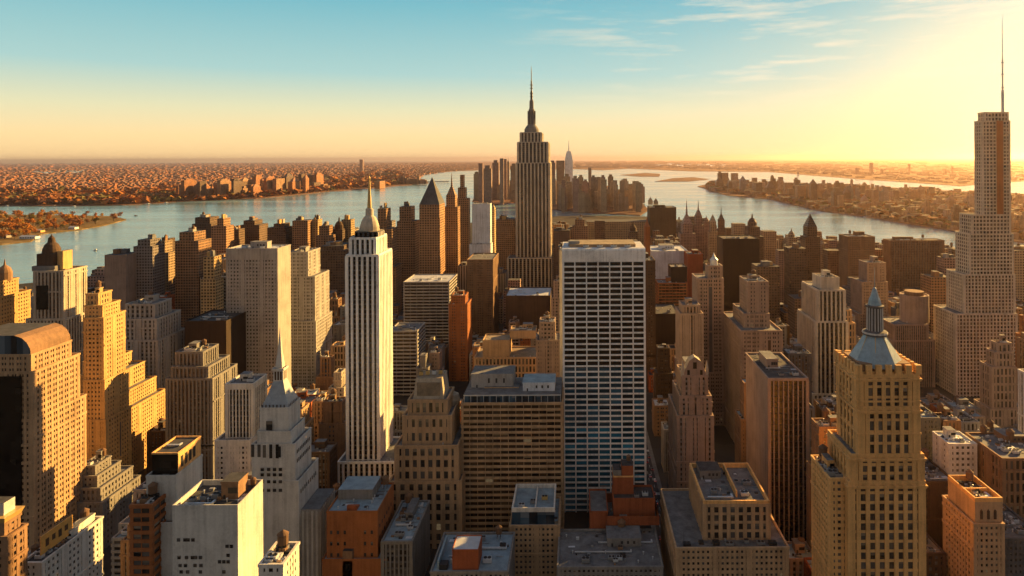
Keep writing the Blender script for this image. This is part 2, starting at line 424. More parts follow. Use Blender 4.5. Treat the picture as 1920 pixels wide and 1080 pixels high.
def clutter(root, x0, x1, y0, y1, z, n):
    """small vents, hatches, pipes and tar patches that nobody would count"""
    w_, d_ = x1 - x0, y1 - y0
    if w_ < 5 or d_ < 3.2: return
    m = MB()
    for k in range(n):
        x, y = x0 + ru(.06, .94) * w_, y0 + ru(.08, .92) * d_; q = rnd()
        if q < .35: s = ru(.4, 1.1); m.box(x - s, x + s, y - s * .7, y + s * .7, z, z + ru(.5, 1.6), random.choice(['pale_metal', 'grey_metal', 'dark_metal', 'brown_brick']), skip='D')
        elif q < .55: m.lathe(x, y, [(.28, z), (.28, z + 1.2), (.5, z + 1.3), (.5, z + 1.7), (0, z + 1.9)], 'pale_metal', 6)
        elif q < .75:
            L = min(ru(3, 9), x1 - x - .6)
            if L > 1: m.box(x, x + L, y - .14, y + .14, z + .2, z + .5, 'grey_metal')
        elif q < .9:
            a, b = min(ru(2, 6), x1 - x - .6), min(ru(1.5, 4), y1 - y - .6)
            if a > .8 and b > .8: m.quad([(x, y, z + .02 + k * .003), (x + a, y, z + .02 + k * .003), (x + a, y + b, z + .02 + k * .003), (x, y + b, z + .02 + k * .003)], random.choice(['roof_dark', 'roof_pale', 'roof_grey', 'roof_tan']))
        else: m.bar((x, y, z), (x, y, z + ru(3, 7)), .09, 'dark_metal', 4)
    if m.f: tag(m.build('roof_clutter', root), kind='stuff')
def roofstuff(root, x0, x1, y0, y1, z, wall, n=3, tank=True, penth=True):
    w_, d_ = x1 - x0, y1 - y0
    if w_ < 6 or d_ < 6: return
    if penth:
        pw, pd = w_ * ru(.28, .45), d_ * ru(.3, .45); px, py = x0 + ru(.12, .9) * (w_ - pw - 2) + 1, y0 + d_ * ru(.35, .9) - pd * .5
        py = min(max(py, y0 + 1), y1 - pd - 1)
        pent(root, px, px + pw, py, py + pd, z, z + ru(3.5, 7), wall)
    for k in range(n):
        s = ru(.7, 1.3)
        ac_unit(root, x0 + ru(.15, .85) * w_, y0 + ru(.1, .32) * d_, z, 4 * s, 3 * s, 2.2 * s, random.choice(['grey_metal', 'pale_metal']))
    if n > 1: duct(root, x0 + w_ * .15, x0 + w_ * ru(.4, .8), y0 + d_ * .38, z, ru(.35, .7))
    if tank: water_tank(root, x0 + ru(.2, .8) * w_, y0 + ru(.6, .85) * d_, z, ru(.9, 1.2), ru(2, 4.5))

WIN_MESH = {}
def window_mesh(w_, h_, glass):
    key = (round(w_, 2), round(h_, 2), glass)
    if key not in WIN_MESH:
        m = MB(); a, b = w_ / 2, h_ / 2
        m.quad([(-a, 0, -b), (a, 0, -b), (a, 0, b), (-a, 0, b)], glass, [(0, 0), (.99, 0), (.99, .99), (0, .99)])
        fr = .09
        for q in ((-a, -a + fr, -b, b), (a - fr, a, -b, b), (-a + fr, a - fr, b - fr, b), (-a + fr, a - fr, -b, -b + fr), (-a + fr, a - fr, -.05, .05)):
            m.box(q[0], q[1], -.08, .0, q[2], q[3], 'dark_metal', skip='B')
        ob = m.build('window'); me = ob.data; bpy.data.objects.remove(ob)
        WIN_MESH[key] = me
    return WIN_MESH[key]
def place_windows(root, specs, glass):
    """specs: (x, y, z, side, w, h); the hundred that show largest become parts, the rest one part"""
    seen = []
    for s_ in specs:
        px, py = proj(s_[0], s_[1], s_[2])
        inside = 0 < px < 1920 and 0 < py < 1080
        seen.append(((not inside), s_[1] + (200 if s_[3] != 'F' else 0) - s_[2] * .05, s_))
    seen.sort(key=lambda q: (q[0], q[1]))
    rest = MB()
    for k, (_, _, (x, y, z, side, w_, h_)) in enumerate(seen):
        if k < 100:
            o = bpy.data.objects.new('window', window_mesh(w_, h_, glass)); scene.collection.objects.link(o)
            o.parent = root; o.location = (x - root.location.x, y - root.location.y, z - root.location.z)
            o.rotation_euler.z = {'F': 0, 'L': -math.pi / 2, 'R': math.pi / 2}[side]
        else:
            a, b = w_ / 2, h_ / 2
            uo = k * 1.0
            if side == 'F': pts = [(x - a, y, z - b), (x + a, y, z - b), (x + a, y, z + b), (x - a, y, z + b)]
            elif side == 'R': pts = [(x, y - a, z - b), (x, y + a, z - b), (x, y + a, z + b), (x, y - a, z + b)]
            else: pts = [(x, y + a, z - b), (x, y - a, z - b), (x, y - a, z + b), (x, y + a, z + b)]
            rest.quad(pts, glass, [(uo, 0), (uo + .99, 0), (uo + .99, .99), (uo, .99)])
    if rest.f: tag(rest.build('window', root), kind='stuff')

def building(name, label, Y, tiers, sty='punch', wall='tan_brick', glass='dark_glass', ybot=1080, roof='roof_grey', cat='building',
             base=0.0, gear=2, tank=True, penth=True, sides='FLR', windows=False, corner=1.0, topband=0.0, par=True, group=None, mass=True, plain=''):
    """tiers: (xl, xr, ytop, setback, depth[, style]) from the lowest up; pixels of the front face at distance Y + setback"""
    T = []
    for q in tiers:
        xl, xr, yt, off, dep = q[:5]
        X0, Z = at(xl, yt, Y + off); X1, _ = at(xr, yt, Y + off)
        T.append([X0, X1, Y + off, Y + off + dep, Z, q[5] if len(q) > 5 else sty])
    cx, cyy = (T[0][0] + T[0][1]) / 2, (T[0][2] + T[0][3]) / 2
    root = thing(name, label, cat, (cx, cyy, base), group)
    wallm, core = MB(), MB()
    z0 = base; wins = []
    for k, (x0, x1, y0, y1, z1, st) in enumerate(T):
        if st == 'plain':
            wallm.box(x0, x1, y0, y1, z0, z1, wall, skip='TD')
        else:
            bay, flr, pier, span, pp, ps, sm = STY[st] if isinstance(st, str) else st
            sd = ''.join(c for c in sides if c not in plain)
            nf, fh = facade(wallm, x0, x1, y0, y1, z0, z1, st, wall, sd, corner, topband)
            if windows:
                wallm.box(x0, x1, y0, y1, z0, z1, wall, skip='TD')
                for s in sd:
                    W = x1 - x0 if s == 'F' else y1 - y0
                    nb = max(1, round(W / bay)); bw = W / nb; pw = min(pier, bw * .6)
                    for i in range(nb):
                        a0 = i * bw + (pw * .5 + (corner if i == 0 else 0)); a1 = (i + 1) * bw - (pw * .5 + (corner if i == nb - 1 else 0))
                        if a1 - a0 < .5: continue
                        for j in range(nf):
                            b0 = z0 + j * fh + span * .65; b1 = z0 + (j + 1) * fh - span * .35
                            if j == 0: b0 = z0 + span * .65
                            u, zz = (a0 + a1) / 2, (b0 + b1) / 2
                            if zz + 0 < z0: continue
                            pos = {'F': (x0 + u, y0 - .06), 'R': (x1 + .06, y0 + u), 'L': (x0 - .06, y0 + u)}[s]
                            wins.append((pos[0], pos[1], zz, s, a1 - a0, b1 - b0))
            else:
                core.box(x0, x1, y0, y1, z0, z1, glass, skip='TDB' + plain, cell=(bay, flr))
                wallm.box(x0, x1, y1 - .02, y1, z0, z1, wall, skip='TDF')
                for s in plain:
                    if s == 'R': wallm.box(x1 - .02, x1 + .3, y0, y1, z0, z1, wall)
                    if s == 'L': wallm.box(x0 - .3, x0 + .02, y0, y1, z0, z1, wall)
        rq = MB(); rq.quad([(x0, y0, z1), (x1, y0, z1), (x1, y1, z1), (x0, y1, z1)], roof); rq.build('roof', root)
        if k < len(T) - 1: q_ = T[k + 1]; clutter(root, x0, x1, y0, min(y1, q_[2]), z1, 6)
        else: clutter(root, x0, x1, y0, y1, z1, 34 if Y < 460 else 14)
        if par: parapet(wallm, x0, x1, y0, y1, z1 + .004, wall, out=(.62 if st != 'plain' else .15))
        if mass: BOXES.append((x0, x1, y0, y1, z0, z1, root.name))
        z0 = z1
    wallm.build('wall', root)
    if core.f: tag(core.build('glazing', root), kind='stuff')
    if wins: place_windows(root, wins, glass)
    x0, x1, y0, y1, z1, _ = T[-1]
    if Y < 450 and gear:
        for k in range(4): ac_unit(root, ru(x0 + 4, x1 - 4), ru(y0 + 3, y1 - 3), z1, ru(2, 4.5), ru(2, 3), ru(1.5, 2.8), random.choice(['pale_metal', 'grey_metal', 'dark_metal', 'brown_brick']))
        duct(root, x0 + (x1 - x0) * .4, x1 - 3, ru(y0 + 3, y1 - 5), z1, ru(.4, .8))
        water_tank(root, ru(x0 + 4, x1 - 4), y1 - ru(3, 6), z1, ru(.9, 1.2), 3)
    if gear or tank or penth: roofstuff(root, x0 + 1, x1 - 1, y0 + 1, y1 - 1, z1, wall, gear, tank, penth)
    HERO.append((min(t[0] for t in tiers), max(t[1] for t in tiers), Y, ybot, label))
    root['_t'] = 0
    del root['_t']
    return root, T

# ------------------------------------------------------------------ water and land
def water_mat():
    m, t, b = new_mat('river_water')
    tc = t.add('ShaderNodeTexCoord').outputs['Object']
    mp = t.add('ShaderNodeMapping', {0: tc, 'Scale': (.012, .03, .02), 'Rotation': (0, 0, .35)}).outputs[0]
    n1 = t.add('ShaderNodeTexNoise', {'Vector': mp, 'Scale': 1.0, 'Detail': 8.0, 'Roughness': .65}).outputs[0]
    mp2 = t.add('ShaderNodeMapping', {0: tc, 'Scale': (.0007, .004, .001), 'Rotation': (0, 0, .15)}).outputs[0]
    n2 = t.add('ShaderNodeTexNoise', {'Vector': mp2, 'Scale': 1.0, 'Detail': 5.0}).outputs[0]
    c = t.ramp(n2, [(.35, (.14, .29, .39)), (.65, (.20, .36, .45))])
    t.l.new(c, b.inputs['Base Color'])
    t.l.new(t.ramp(n2, [(.35, .06), (.65, .2)]), b.inputs['Roughness'])
    bp = t.add('ShaderNodeBump', {'Height': n1, 'Strength': .3, 'Distance': 8.0})
    t.l.new(bp.outputs[0], b.inputs['Normal'])
water_mat()
def land_mat(name, cols, s1=.004, s2=.03):
    m, t, b = new_mat(name)
    tc = t.add('ShaderNodeTexCoord').outputs['Object']
    n1 = t.add('ShaderNodeTexNoise', {'Vector': tc, 'Scale': s1, 'Detail': 9.0, 'Roughness': .72}).outputs[0]
    vo = t.add('ShaderNodeTexVoronoi', {'Vector': tc, 'Scale': s2})
    k = t.m('ADD', t.m('MULTIPLY', n1, .65), t.m('MULTIPLY', t.add('ShaderNodeSeparateColor', {0: vo.outputs['Color']}).outputs[0], .35))
    t.l.new(t.ramp(k, [(.25 + .5 * i / (len(cols) - 1), c) for i, c in enumerate(cols)]), b.inputs['Base Color'])
    b.inputs['Roughness'].default_value = 1.0; b.inputs['Specular IOR Level'].default_value = .1
land_mat('far_land', [(.05, .035, .028), (.11, .06, .045), (.17, .10, .075), (.16, .065, .03), (.22, .14, .11)])
land_mat('city_ground', [(.035, .033, .032), (.05, .047, .045), (.08, .07, .06)])
land_mat('island_ground', [(.10, .08, .03), (.16, .10, .03), (.30, .22, .12)], .02, .05)

wt = MB(); wt.quad([(-90000, -3000, 0), (90000, -3000, 0), (90000, 120000, 0), (-90000, 120000, 0)], 'river_water')
tag(wt.build('river_water'), kind='structure')
def land(name, pts, z, mat, holes=None):
    poly = [ground(*p, z) if len(p) == 2 else p[:2] for p in pts]
    area = sum(a[0] * b[1] - a[1] * b[0] for a, b in zip(poly, poly[1:] + poly[:1]))
    if area < 0: poly = poly[::-1]
    m = MB(); m.prism(poly, -.5, z, mat)
    return tag(m.build(name), kind='structure'), poly
W3 = lambda x, y: (x, y, 'w')
_, CITY = land('city_ground', [W3(-2600, -1500), W3(2600, -1500), W3(3000, 1800), (1990, 490), (1800, 486), (1700, 478), (1560, 466), (1440, 452), (1330, 424), (1215, 406),
                        (1100, 404), (1030, 406), (950, 412), (800, 424), (640, 434), (480, 455), (330, 482), (230, 512), (160, 520), (60, 530), (-120, 548)], 3.0, 'city_ground')
_, FARL = land('far_shore_ground', [(-900, 398), (-300, 390), (0, 385), (120, 386), (230, 384), (330, 378), (480, 372), (600, 360), (690, 353), (770, 346), (803, 343), (800, 337),
                         (770, 331), (800, 325), (850, 321), (900, 319), (980, 318), (1080, 317), (1130, 319), (1180, 316), (1225, 318), (1300, 321), (1440, 322),
                         (1530, 329), (1620, 336), (1700, 341), (1800, 348), (1880, 342), (1930, 338), (2300, 345), (3000, 340), W3(80000, 60000), W3(60000, 85000), W3(-60000, 85000), W3(-80000, 40000)], 4.0, 'far_land')
_, DOWN = land('downtown_point_ground', [(885, 378), (930, 383), (965, 379), (1035, 392), (1120, 399), (1200, 403), (1216, 393), (1192, 368), (1130, 345), (1060, 338), (960, 339), (900, 348)], 4.0, 'far_land')
_, PENI = land('peninsula_ground', [(1308, 349), (1345, 360), (1362, 366), (1440, 372), (1540, 395), (1620, 405), (1700, 418), (1800, 434), (1920, 454), (2300, 500),
                           (2300, 395), (1920, 365), (1800, 358), (1620, 350), (1440, 344), (1340, 342)], 4.0, 'far_land')
land('harbour_islet', [(1162, 328), (1200, 331), (1236, 331), (1238, 326), (1210, 324)], 3.0, 'far_land')
land('harbour_islet', [(1228, 340), (1290, 340), (1330, 336), (1300, 332), (1262, 334)], 3.0, 'far_land')
_, ISLE = land('river_island', [(-260, 470), (0, 458), (58, 452), (78, 438), (150, 430), (200, 421), (237, 411), (210, 405), (100, 403), (0, 402), (-260, 399)], 3.0, 'island_ground')
for pts in ([(1200, 309), (1260, 306), (1345, 308), (1420, 310), (1330, 311.5), (1250, 311)], [(1890, 331), (1960, 328), (2100, 330), (1960, 333)],
            [(60, 322), (110, 318), (165, 319), (150, 324), (90, 326)]):
    m = MB(); poly = [ground(*p, 6) for p in pts]
    if sum(a[0] * b[1] - a[1] * b[0] for a, b in zip(poly, poly[1:] + poly[:1])) < 0: poly = poly[::-1]
    m.prism(poly, 5.0, 6.0, 'river_water'); tag(m.build('lagoon_water'), kind='structure')

# avenue with pavements and lane lines
AX0, AX1 = 55.0, 71.0
m = MB(); m.box(AX0 + 3.5, AX1 - 3.5, 250, 1900, 2.9, 3.06, 'asphalt', skip='D'); tag(m.build('road'), kind='structure')
m = MB()
m.box(AX0, AX0 + 3.5, 250, 1900, 2.9, 3.2, 'pavement', skip='D'); m.box(AX1 - 3.5, AX1, 250, 1900, 2.9, 3.2, 'pavement', skip='D')
tag(m.build('pavement'), kind='structure')
m = MB()
for y in range(300, 1300, 12):
    for k in (1, 2): m.quad([(AX0 + 3.5 + k * 3.17 - .1, y, 3.075), (AX0 + 3.5 + k * 3.17 + .1, y, 3.075), (AX0 + 3.5 + k * 3.17 + .1, y + 5, 3.075), (AX0 + 3.5 + k * 3.17 - .1, y + 5, 3.075)], 'road_paint')
for y in range(460, 1200, 80):
    for k in range(9): m.quad([(AX0 + 4 + k, y, 3.075), (AX0 + 4.5 + k, y, 3.075), (AX0 + 4.5 + k, y + 4, 3.075), (AX0 + 4 + k, y + 4, 3.075)], 'road_paint')
tag(m.build('road_marking'), kind='structure')

# ------------------------------------------------------------------ the big towers, one by one
def extra(root, name): return (MB(), name, root)
def top_of(T): return T[-1]

ES = (7.6, 4.0, 2.9, 1.0, 1.8, .2, 'mid_grey')
# --- tall central skyscraper with mast
r, T = building('skyscraper', 'tallest central stone skyscraper with stepped crown and needle mast, white grid slab to its right', 1300,
    [(952, 1036, 485, 0, 120, ES), (968, 1030, 306, 18, 85, ES), (971, 1027, 267, 22, 77, ES), (976, 1015, 249, 28, 60, ES)],
    wall='warm_limestone', glass='black_glass', ybot=545, gear=0, tank=False, penth=False, sides='FLR', cat='skyscraper')
x0, x1, y0, y1, z, _ = T[-1]; cx, cyy = (x0 + x1) / 2, y0 + 22
zz = lambda py: at(997, py, y0 + 22)[1]
m = MB(); m.lathe(cx, cyy, [(15, z), (15, zz(243)), (12, zz(238)), (7.5, zz(233)), (6.2, zz(206)), (4.6, zz(203)), (4.2, zz(190)), (2.6, zz(186))], 'mid_grey', 16)
for k in range(8):
    a = k * math.pi / 4 + .2; m.box(cx + 7.6 * math.cos(a) - .7, cx + 7.6 * math.cos(a) + .7, cyy + 7.6 * math.sin(a) - .7, cyy + 7.6 * math.sin(a) + .7, zz(236), zz(208), 'dark_grey')
m.build('crown', r)
m = MB(); m.lathe(cx, cyy, [(2.4, zz(188)), (2.4, zz(172)), (1.5, zz(170)), (1.5, zz(152)), (.9, zz(150)), (.8, zz(134)), (.25, zz(124)), (0, zz(123))], 'dark_metal', 8)
for py in (182, 176, 166, 160): m.lathe(cx, cyy, [(0, zz(py)), (3.4, zz(py)), (3.4, zz(py) + 1.2), (0, zz(py) + 1.2)], 'dark_metal', 10)
m.build('mast', r)

# --- white grid slab
r, T = building('office_slab', 'broad white grid-faced office slab of dark windows with plain pale band along its top', 515,
    [(1056, 1208, 490, 0, 42, 'grid')], wall='white_paint', glass='black_glass', ybot=945, gear=0, tank=False, penth=False, par=False, roof='roof_pale', cat='office tower', corner=.3)
x0, x1, y0, y1, z, _ = T[0]; z2 = at(1056, 466, 515)[1]
m = MB()
n = 6; prof = [(y0 - .9, z), (y0 - .9, z2 - 1.6), (y0 - .2, z2 - .5), (y0 + 1.2, z2)]
for (ya, za), (yb, zb) in zip(prof, prof[1:]): m.quad([(x0 - .9, ya, za), (x1 + .9, ya, za), (x1 + .9, yb, zb), (x0 - .9, yb, zb)], 'white_paint')
for xx, fl in ((x0 - .9, 1), (x1 + .9, 0)):
    pts = [(xx, ya, za) for ya, za in prof] + [(xx, y1, z2), (xx, y1, z)]
    m.quad(pts if fl else pts[::-1], 'white_paint')
m.quad([(x0 - .9, y0 + 1.2, z2), (x1 + .9, y0 + 1.2, z2), (x1 + .9, y1, z2), (x0 - .9, y1, z2)], 'roof_pale')
m.quad([(x1 + .9, y1, z), (x0 - .9, y1, z), (x0 - .9, y1, z2), (x1 + .9, y1, z2)], 'white_paint')
m.build('top_band', r)
m = MB(); m.box(x0 + 5, x1 - 6, y0 + 8, y1 - 4, z2, z2 + 2.2, 'tan_brick', 'roof_tan'); m.box(x0 + 4, x0 + 13, y0 + 12, y0 + 20, z2, z2 + 4.2, 'pale_grey', 'roof_grey'); m.build('penthouse', r)
for k in range(4): ac_unit(r, x0 + 18 + k * 11, y0 + 5, z2, 4.5, 3, 1.8, 'pale_metal')

m = MB(); x0, x1, y0, y1, z, _ = T[0]; m.box(x0 + .02, x1 - .02, y0 - .03, y1, 3, at(1100, 800, 515)[1], 'teal_glass', skip='TDB', cell=(8.7, 4.3)); m.box(x0 + .02, x1 - .02, y0 - .03, y1, at(1100, 800, 515)[1], at(1100, 690, 515)[1], 'deep_teal_glass', skip='TDB', cell=(8.7, 4.3)); tag(m.build('lower_glazing', r), kind='stuff')
# --- slim white-ribbed tower with spire
Y = 545
r, T = building('spire_tower', 'slim white-ribbed tower with domed crown and tall golden spire, left of centre', Y,
    [(634, 742, 868, -5, 48, 'ribs'), (650, 709, 480, 0, 38, 'ribs'), (657, 704, 448, 4, 30, 'ribs')],
    sty=(6.4, 4.2, 2.3, 1.0, 1.4, .2, 'dark_grey'), wall='white_paint', glass='black_glass', ybot=912, gear=0, tank=False, penth=False, cat='skyscraper', corner=.6)
x0, x1, y0, y1, z, _ = T[-1]; cx, cyy = (x0 + x1) / 2 + 1.5, y0 + 13
zz = lambda py: at(681, py, cyy)[1]
m = MB()
m.box(cx - 9.5, cx + 9.5, cyy - 9.5, cyy + 9.5, z, zz(432), 'dark_grey', 'roof_tan', skip='D')
for k in range(5):
    for s_ in (-1, 1): m.box(cx - 9 + k * 4, cx - 7.4 + k * 4, cyy - 10.2, cyy - 9.5, z + 1, zz(434), 'white_stone')
    m.box(cx + 9.5, cx + 10.2, cyy - 9 + k * 4, cyy - 7.4 + k * 4, z + 1, zz(434), 'white_stone')
m.lathe(cx, cyy, [(8.2, zz(432)), (8.0, zz(424)), (6.6, zz(414)), (5.2, zz(408)), (3.4, zz(404)), (3.2, zz(392)), (2.4, zz(390))], 'warm_limestone', 14)
m.build('crown', r)
m = MB(); m.lathe(cx, cyy, [(2.0, zz(391)), (1.2, zz(360)), (.7, zz(340)), (.8, zz(334)), (.15, zz(330)), (0, zz(322))], 'gilt', 10); m.build('spire', r)

# --- tall grey slab on the left
r, T = building('office_slab', 'tall pale grey slab with plain grey top band and golden right flank', 700,
    [(425, 520, 468, 0, 32, 'punch')], wall='pale_grey', glass='pale_glass', ybot=705, topband=10.5, gear=2, tank=False, roof='roof_pale', cat='office tower', plain='R')
r, T = building('stepped_tower', 'grey tower with golden stepped right flank behind the tall pale slab', 770,
    [(533, 592, 604, 0, 50, 'pair'), (541, 590, 520, 3, 44, 'pair'), (541, 577, 474, 3, 36, 'pair')], wall='pale_grey', ybot=720, cat='office tower')
# --- stepped golden block
Y = 525
r, T = building('stepped_block', 'golden sunlit block stepping down in tiers with tall dark recess', Y,
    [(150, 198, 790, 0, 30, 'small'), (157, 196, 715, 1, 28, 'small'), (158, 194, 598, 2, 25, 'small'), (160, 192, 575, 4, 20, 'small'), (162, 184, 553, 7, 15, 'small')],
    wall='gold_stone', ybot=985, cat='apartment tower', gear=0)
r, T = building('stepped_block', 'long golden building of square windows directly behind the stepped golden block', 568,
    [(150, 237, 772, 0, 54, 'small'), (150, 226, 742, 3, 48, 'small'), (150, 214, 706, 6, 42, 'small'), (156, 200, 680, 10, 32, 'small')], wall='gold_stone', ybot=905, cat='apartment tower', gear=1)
# --- dark vaulted tower at left edge
Y = 430
r, T = building('vaulted_tower', 'dark glass tower with rounded mansard roof and golden window grid on its flank', Y,
    [(-110, 62, 790, 0, 46, 'pair'), (-104, 62, 700, .5, 40, 'pair'), (-98, 58, 668, 1, 34, 'pair')], wall='tan_brick', ybot=1000, cat='office tower', gear=0, tank=False, penth=False)
x0, x1, y0, y1, z, _ = T[-1]; zt = at(40, 630, Y)[1]
m = MB(); mid = (x0 + x1) / 2
prof = [(-1.0, 0), (-.98, .35), (-.90, .65), (-.78, .87), (-.6, 1.0), (.6, 1.0), (.78, .87), (.90, .65), (.98, .35), (1.0, 0)]
hw = (x1 - x0) / 2
P = [(mid + a * hw, z + b * (zt - z)) for a, b in prof]
for (xa, za), (xb, zb) in zip(P, P[1:]): m.quad([(xa, y0, za), (xa, y1, za), (xb, y1, zb), (xb, y0, zb)][::-1], 'brown_brick' if xa > mid + hw * .55 else 'roof_dark')
m.quad([(xa, y0, za) for xa, za in P][::-1], 'blue_glass'); m.quad([(xa, y1, za) for xa, za in P], 'dark_grey')
m.build('vaulted_roof', r)
x0, x1, y0, y1, z, _ = T[0]
m = MB(); xg = at(42, 800, Y)[0]; zg = at(42, 705, Y)[1]
m.box(x0 + 1, xg, y0 - 1.1, y0 - .3, 20, zg, 'black_glass', skip='B'); m.build('dark_glass_front', r)

# --- domed tower, left
Y = 620
r, T = building('domed_tower', 'stone tower with dark domed lantern and golden right flank, by the river', Y,
    [(50, 122, 600, -2, 34, 'strip'), (64, 119, 510, 0, 29, 'strip')], wall='limestone', ybot=640, gear=0, tank=False, penth=False, cat='office tower')
x0, x1, y0, y1, z, _ = T[-1]; zz = lambda py: at(96, py, Y + 14)[1]
cx = at(97, 500, Y + 14)[0]; cyy = Y + 14
m = MB(); m.box(cx - 11, cx + 11, cyy - 10, cyy + 10, z, zz(496), 'mid_grey', 'roof_grey', skip='D')
m.box(cx - 8, cx + 8, cyy - 8, cyy + 8, zz(496), zz(474), 'dark_brown', 'roof_dark', skip='D', cell=(3, 4))
m.lathe(cx, cyy, [(7.6, zz(474)), (7.2, zz(466)), (5.4, zz(458)), (3.2, zz(454)), (2.6, zz(446)), (.8, zz(442)), (0, zz(438))], 'dark_brown', 16)
m.box(cx + 8.5, cx + 14, cyy - 4, cyy + 8, z, zz(470), 'gold_stone', 'roof_tan', skip='D')
m.build('lantern', r)
m = MB(); xa, za = at(70, 535, Y); xb, zb = at(92, 580, Y); m.box(xa, xb, Y - 1.2, Y - .7, zb, za, 'black_glass'); m.build('dark_panel', r)
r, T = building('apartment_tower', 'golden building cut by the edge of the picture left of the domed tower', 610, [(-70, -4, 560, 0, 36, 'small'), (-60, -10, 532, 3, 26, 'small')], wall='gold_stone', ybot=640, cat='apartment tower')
m = MB(); x0, x1, y0, y1, z, _ = T[-1]; m.lathe((x0 + x1) / 2 + 8, (y0 + y1) / 2 + 3, [(6, z), (6, z + 8), (4.5, z + 12), (1, z + 15), (.3, z + 20), (0, z + 21)], 'brown_brick', 14); m.build('cupola', r)

# --- greys behind the golden block
building('office_block', 'wide grey block with paler penthouse behind the golden stepped block', 640, [(222, 296, 640, 0, 46, 'strip2'), (228, 294, 600, 2, 38, 'strip2'), (236, 290, 572, 8, 26, 'strip2')], wall='pale_grey', ybot=705, cat='office block', roof='roof_grey', gear=4)
building('office_block', 'shaded grey stepped block with small penthouses, left of the pale slab', 560, [(312, 398, 712, 0, 40, 'strip'), (322, 390, 690, 2, 34, 'strip'), (330, 380, 662, 6, 24, 'strip')], wall='mid_grey', ybot=880, cat='office block', gear=3)
building('office_block', 'narrow block with white vertical piers on a wider windowed base', 500, [(404, 468, 828, -4, 34, 'punch'), (424, 474, 722, 2, 22, 'ribs2')], wall='white_stone', glass='black_glass', ybot=880, cat='office block', topband=3, gear=1, tank=False)

# --- white stepped tower with pyramid and spire
Y = 420
r, T = building('pyramid_tower', 'white stepped tower with blue-grey pyramid roof and slender stone spire', Y,
    [(468, 560, 905, 0, 32, 'plain'), (472, 553, 836, .5, 26, 'plain'), (482, 545, 812, 2, 22, 'plain'), (487, 541, 768, 4, 18, 'plain')],
    wall='white_render', ybot=1080, gear=0, tank=False, penth=False, cat='tower', par=True)
x0, x1, y0, y1, z, _ = T[-1]; cx, cyy = (x0 + x1) / 2, (y0 + y1) / 2
zz = lambda py: at(515, py, cyy)[1]
m = MB(); m.box(x0 + .3, x1 - .3, y0 + .3, y1 - .3, z, zz(756), 'white_render', skip='D')
for k in range(7): m.box(x0 + 1 + k * (x1 - x0 - 2) / 7, x0 + 2.0 + k * (x1 - x0 - 2) / 7, y0 + .22, y0 + .3, z + .8, z + 3, 'dark_grey', skip='B'); m.box(x1 - .3, x1 - .22, y0 + 1 + k * (y1 - y0 - 2) / 7, y0 + 1.9 + k * (y1 - y0 - 2) / 7, z + .8, z + 3, 'dark_grey', skip='L')
m.build('cornice_storey', r)
m = MB(); m.frustum(cx, cyy, zz(756), zz(736), 18, 17, 12, 11, 'slate_blue'); m.frustum(cx, cyy, zz(736), zz(712), 12, 11, 6.6, 6.2, 'slate_blue'); m.build('pyramid_roof', r)
m = MB(); m.box(cx - 3.2, cx + 3.2, cyy - 3, cyy + 3, zz(713), zz(688), 'white_render', skip='D'); m.box(cx - 3.9, cx + 3.9, cyy - 3.7, cyy + 3.7, zz(692), zz(688), 'white_render')
for k in range(3): m.box(cx - 2.4 + k * 1.8, cx - 1.2 + k * 1.8, cyy - 3.06, cyy - 3, zz(710), zz(694), 'dark_brown', skip='B'); m.box(cx + 3, cx + 3.26, cyy - 2.2 + k * 1.7, cyy - 1.2 + k * 1.7, zz(710), zz(694), 'dark_brown')
m.frustum(cx, cyy, zz(688), zz(665), 4.6, 4.4, 3.0, 2.8, 'white_render'); m.frustum(cx, cyy, zz(665), zz(612), 2.6, 2.4, .1, .1, 'white_render'); m.build('spire', r)
sp = []
def hole(px, py, w_, h_, Yp): 
    X, Z = at(px, py, Yp); sp.append((X, Yp - .18, Z, 'F', w_, h_))
hole(505, 798, 4.0, 6.0, T[2][2])
for px, hh in ((474, 8), (486, 8), (496, 8), (508, 9), (520, 9), (524, 7)): hole(px, 845 + (px % 3), 2.0, hh, T[1][2])
for i, py in enumerate((880, 890, 903, 919)):
    for px in (492, 504, 515, 526): hole(px, py, 2.2, 2.0, T[0][2])
for i in range(9):
    for j in range(2): sp.append((T[1][1] + .18, T[1][2] + 3 + i * 2.4, T[1][4] - 5 - j * 6, 'R', 1.0, 2.4))
    sp.append((T[0][1] + .18, T[0][2] + 3 + i * 3, T[0][4] - 7, 'R', 1.0, 2.6))
place_windows(r, sp, 'dark_glass')
m = MB(); x0, x1 = T[0][1], T[0][1] + 12; zt = at(575, 960, Y)[1]
m.box(x0 + .2, x1, Y + 3, Y + 30, 0, zt, 'pale_grey', 'roof_grey', skip='D')
for k in range(9): m.box(x1, x1 + .5, Y + 3.5 + k * 3, Y + 5 + k * 3, 0, zt - 1, 'white_render', skip='L'); 
for k in range(4): m.box(x0 + .8 + k * 3, x0 + 2.2 + k * 3, Y + 2.5, Y + 3, 0, zt - 1, 'white_render', skip='B')
m.build('side_wing', r)

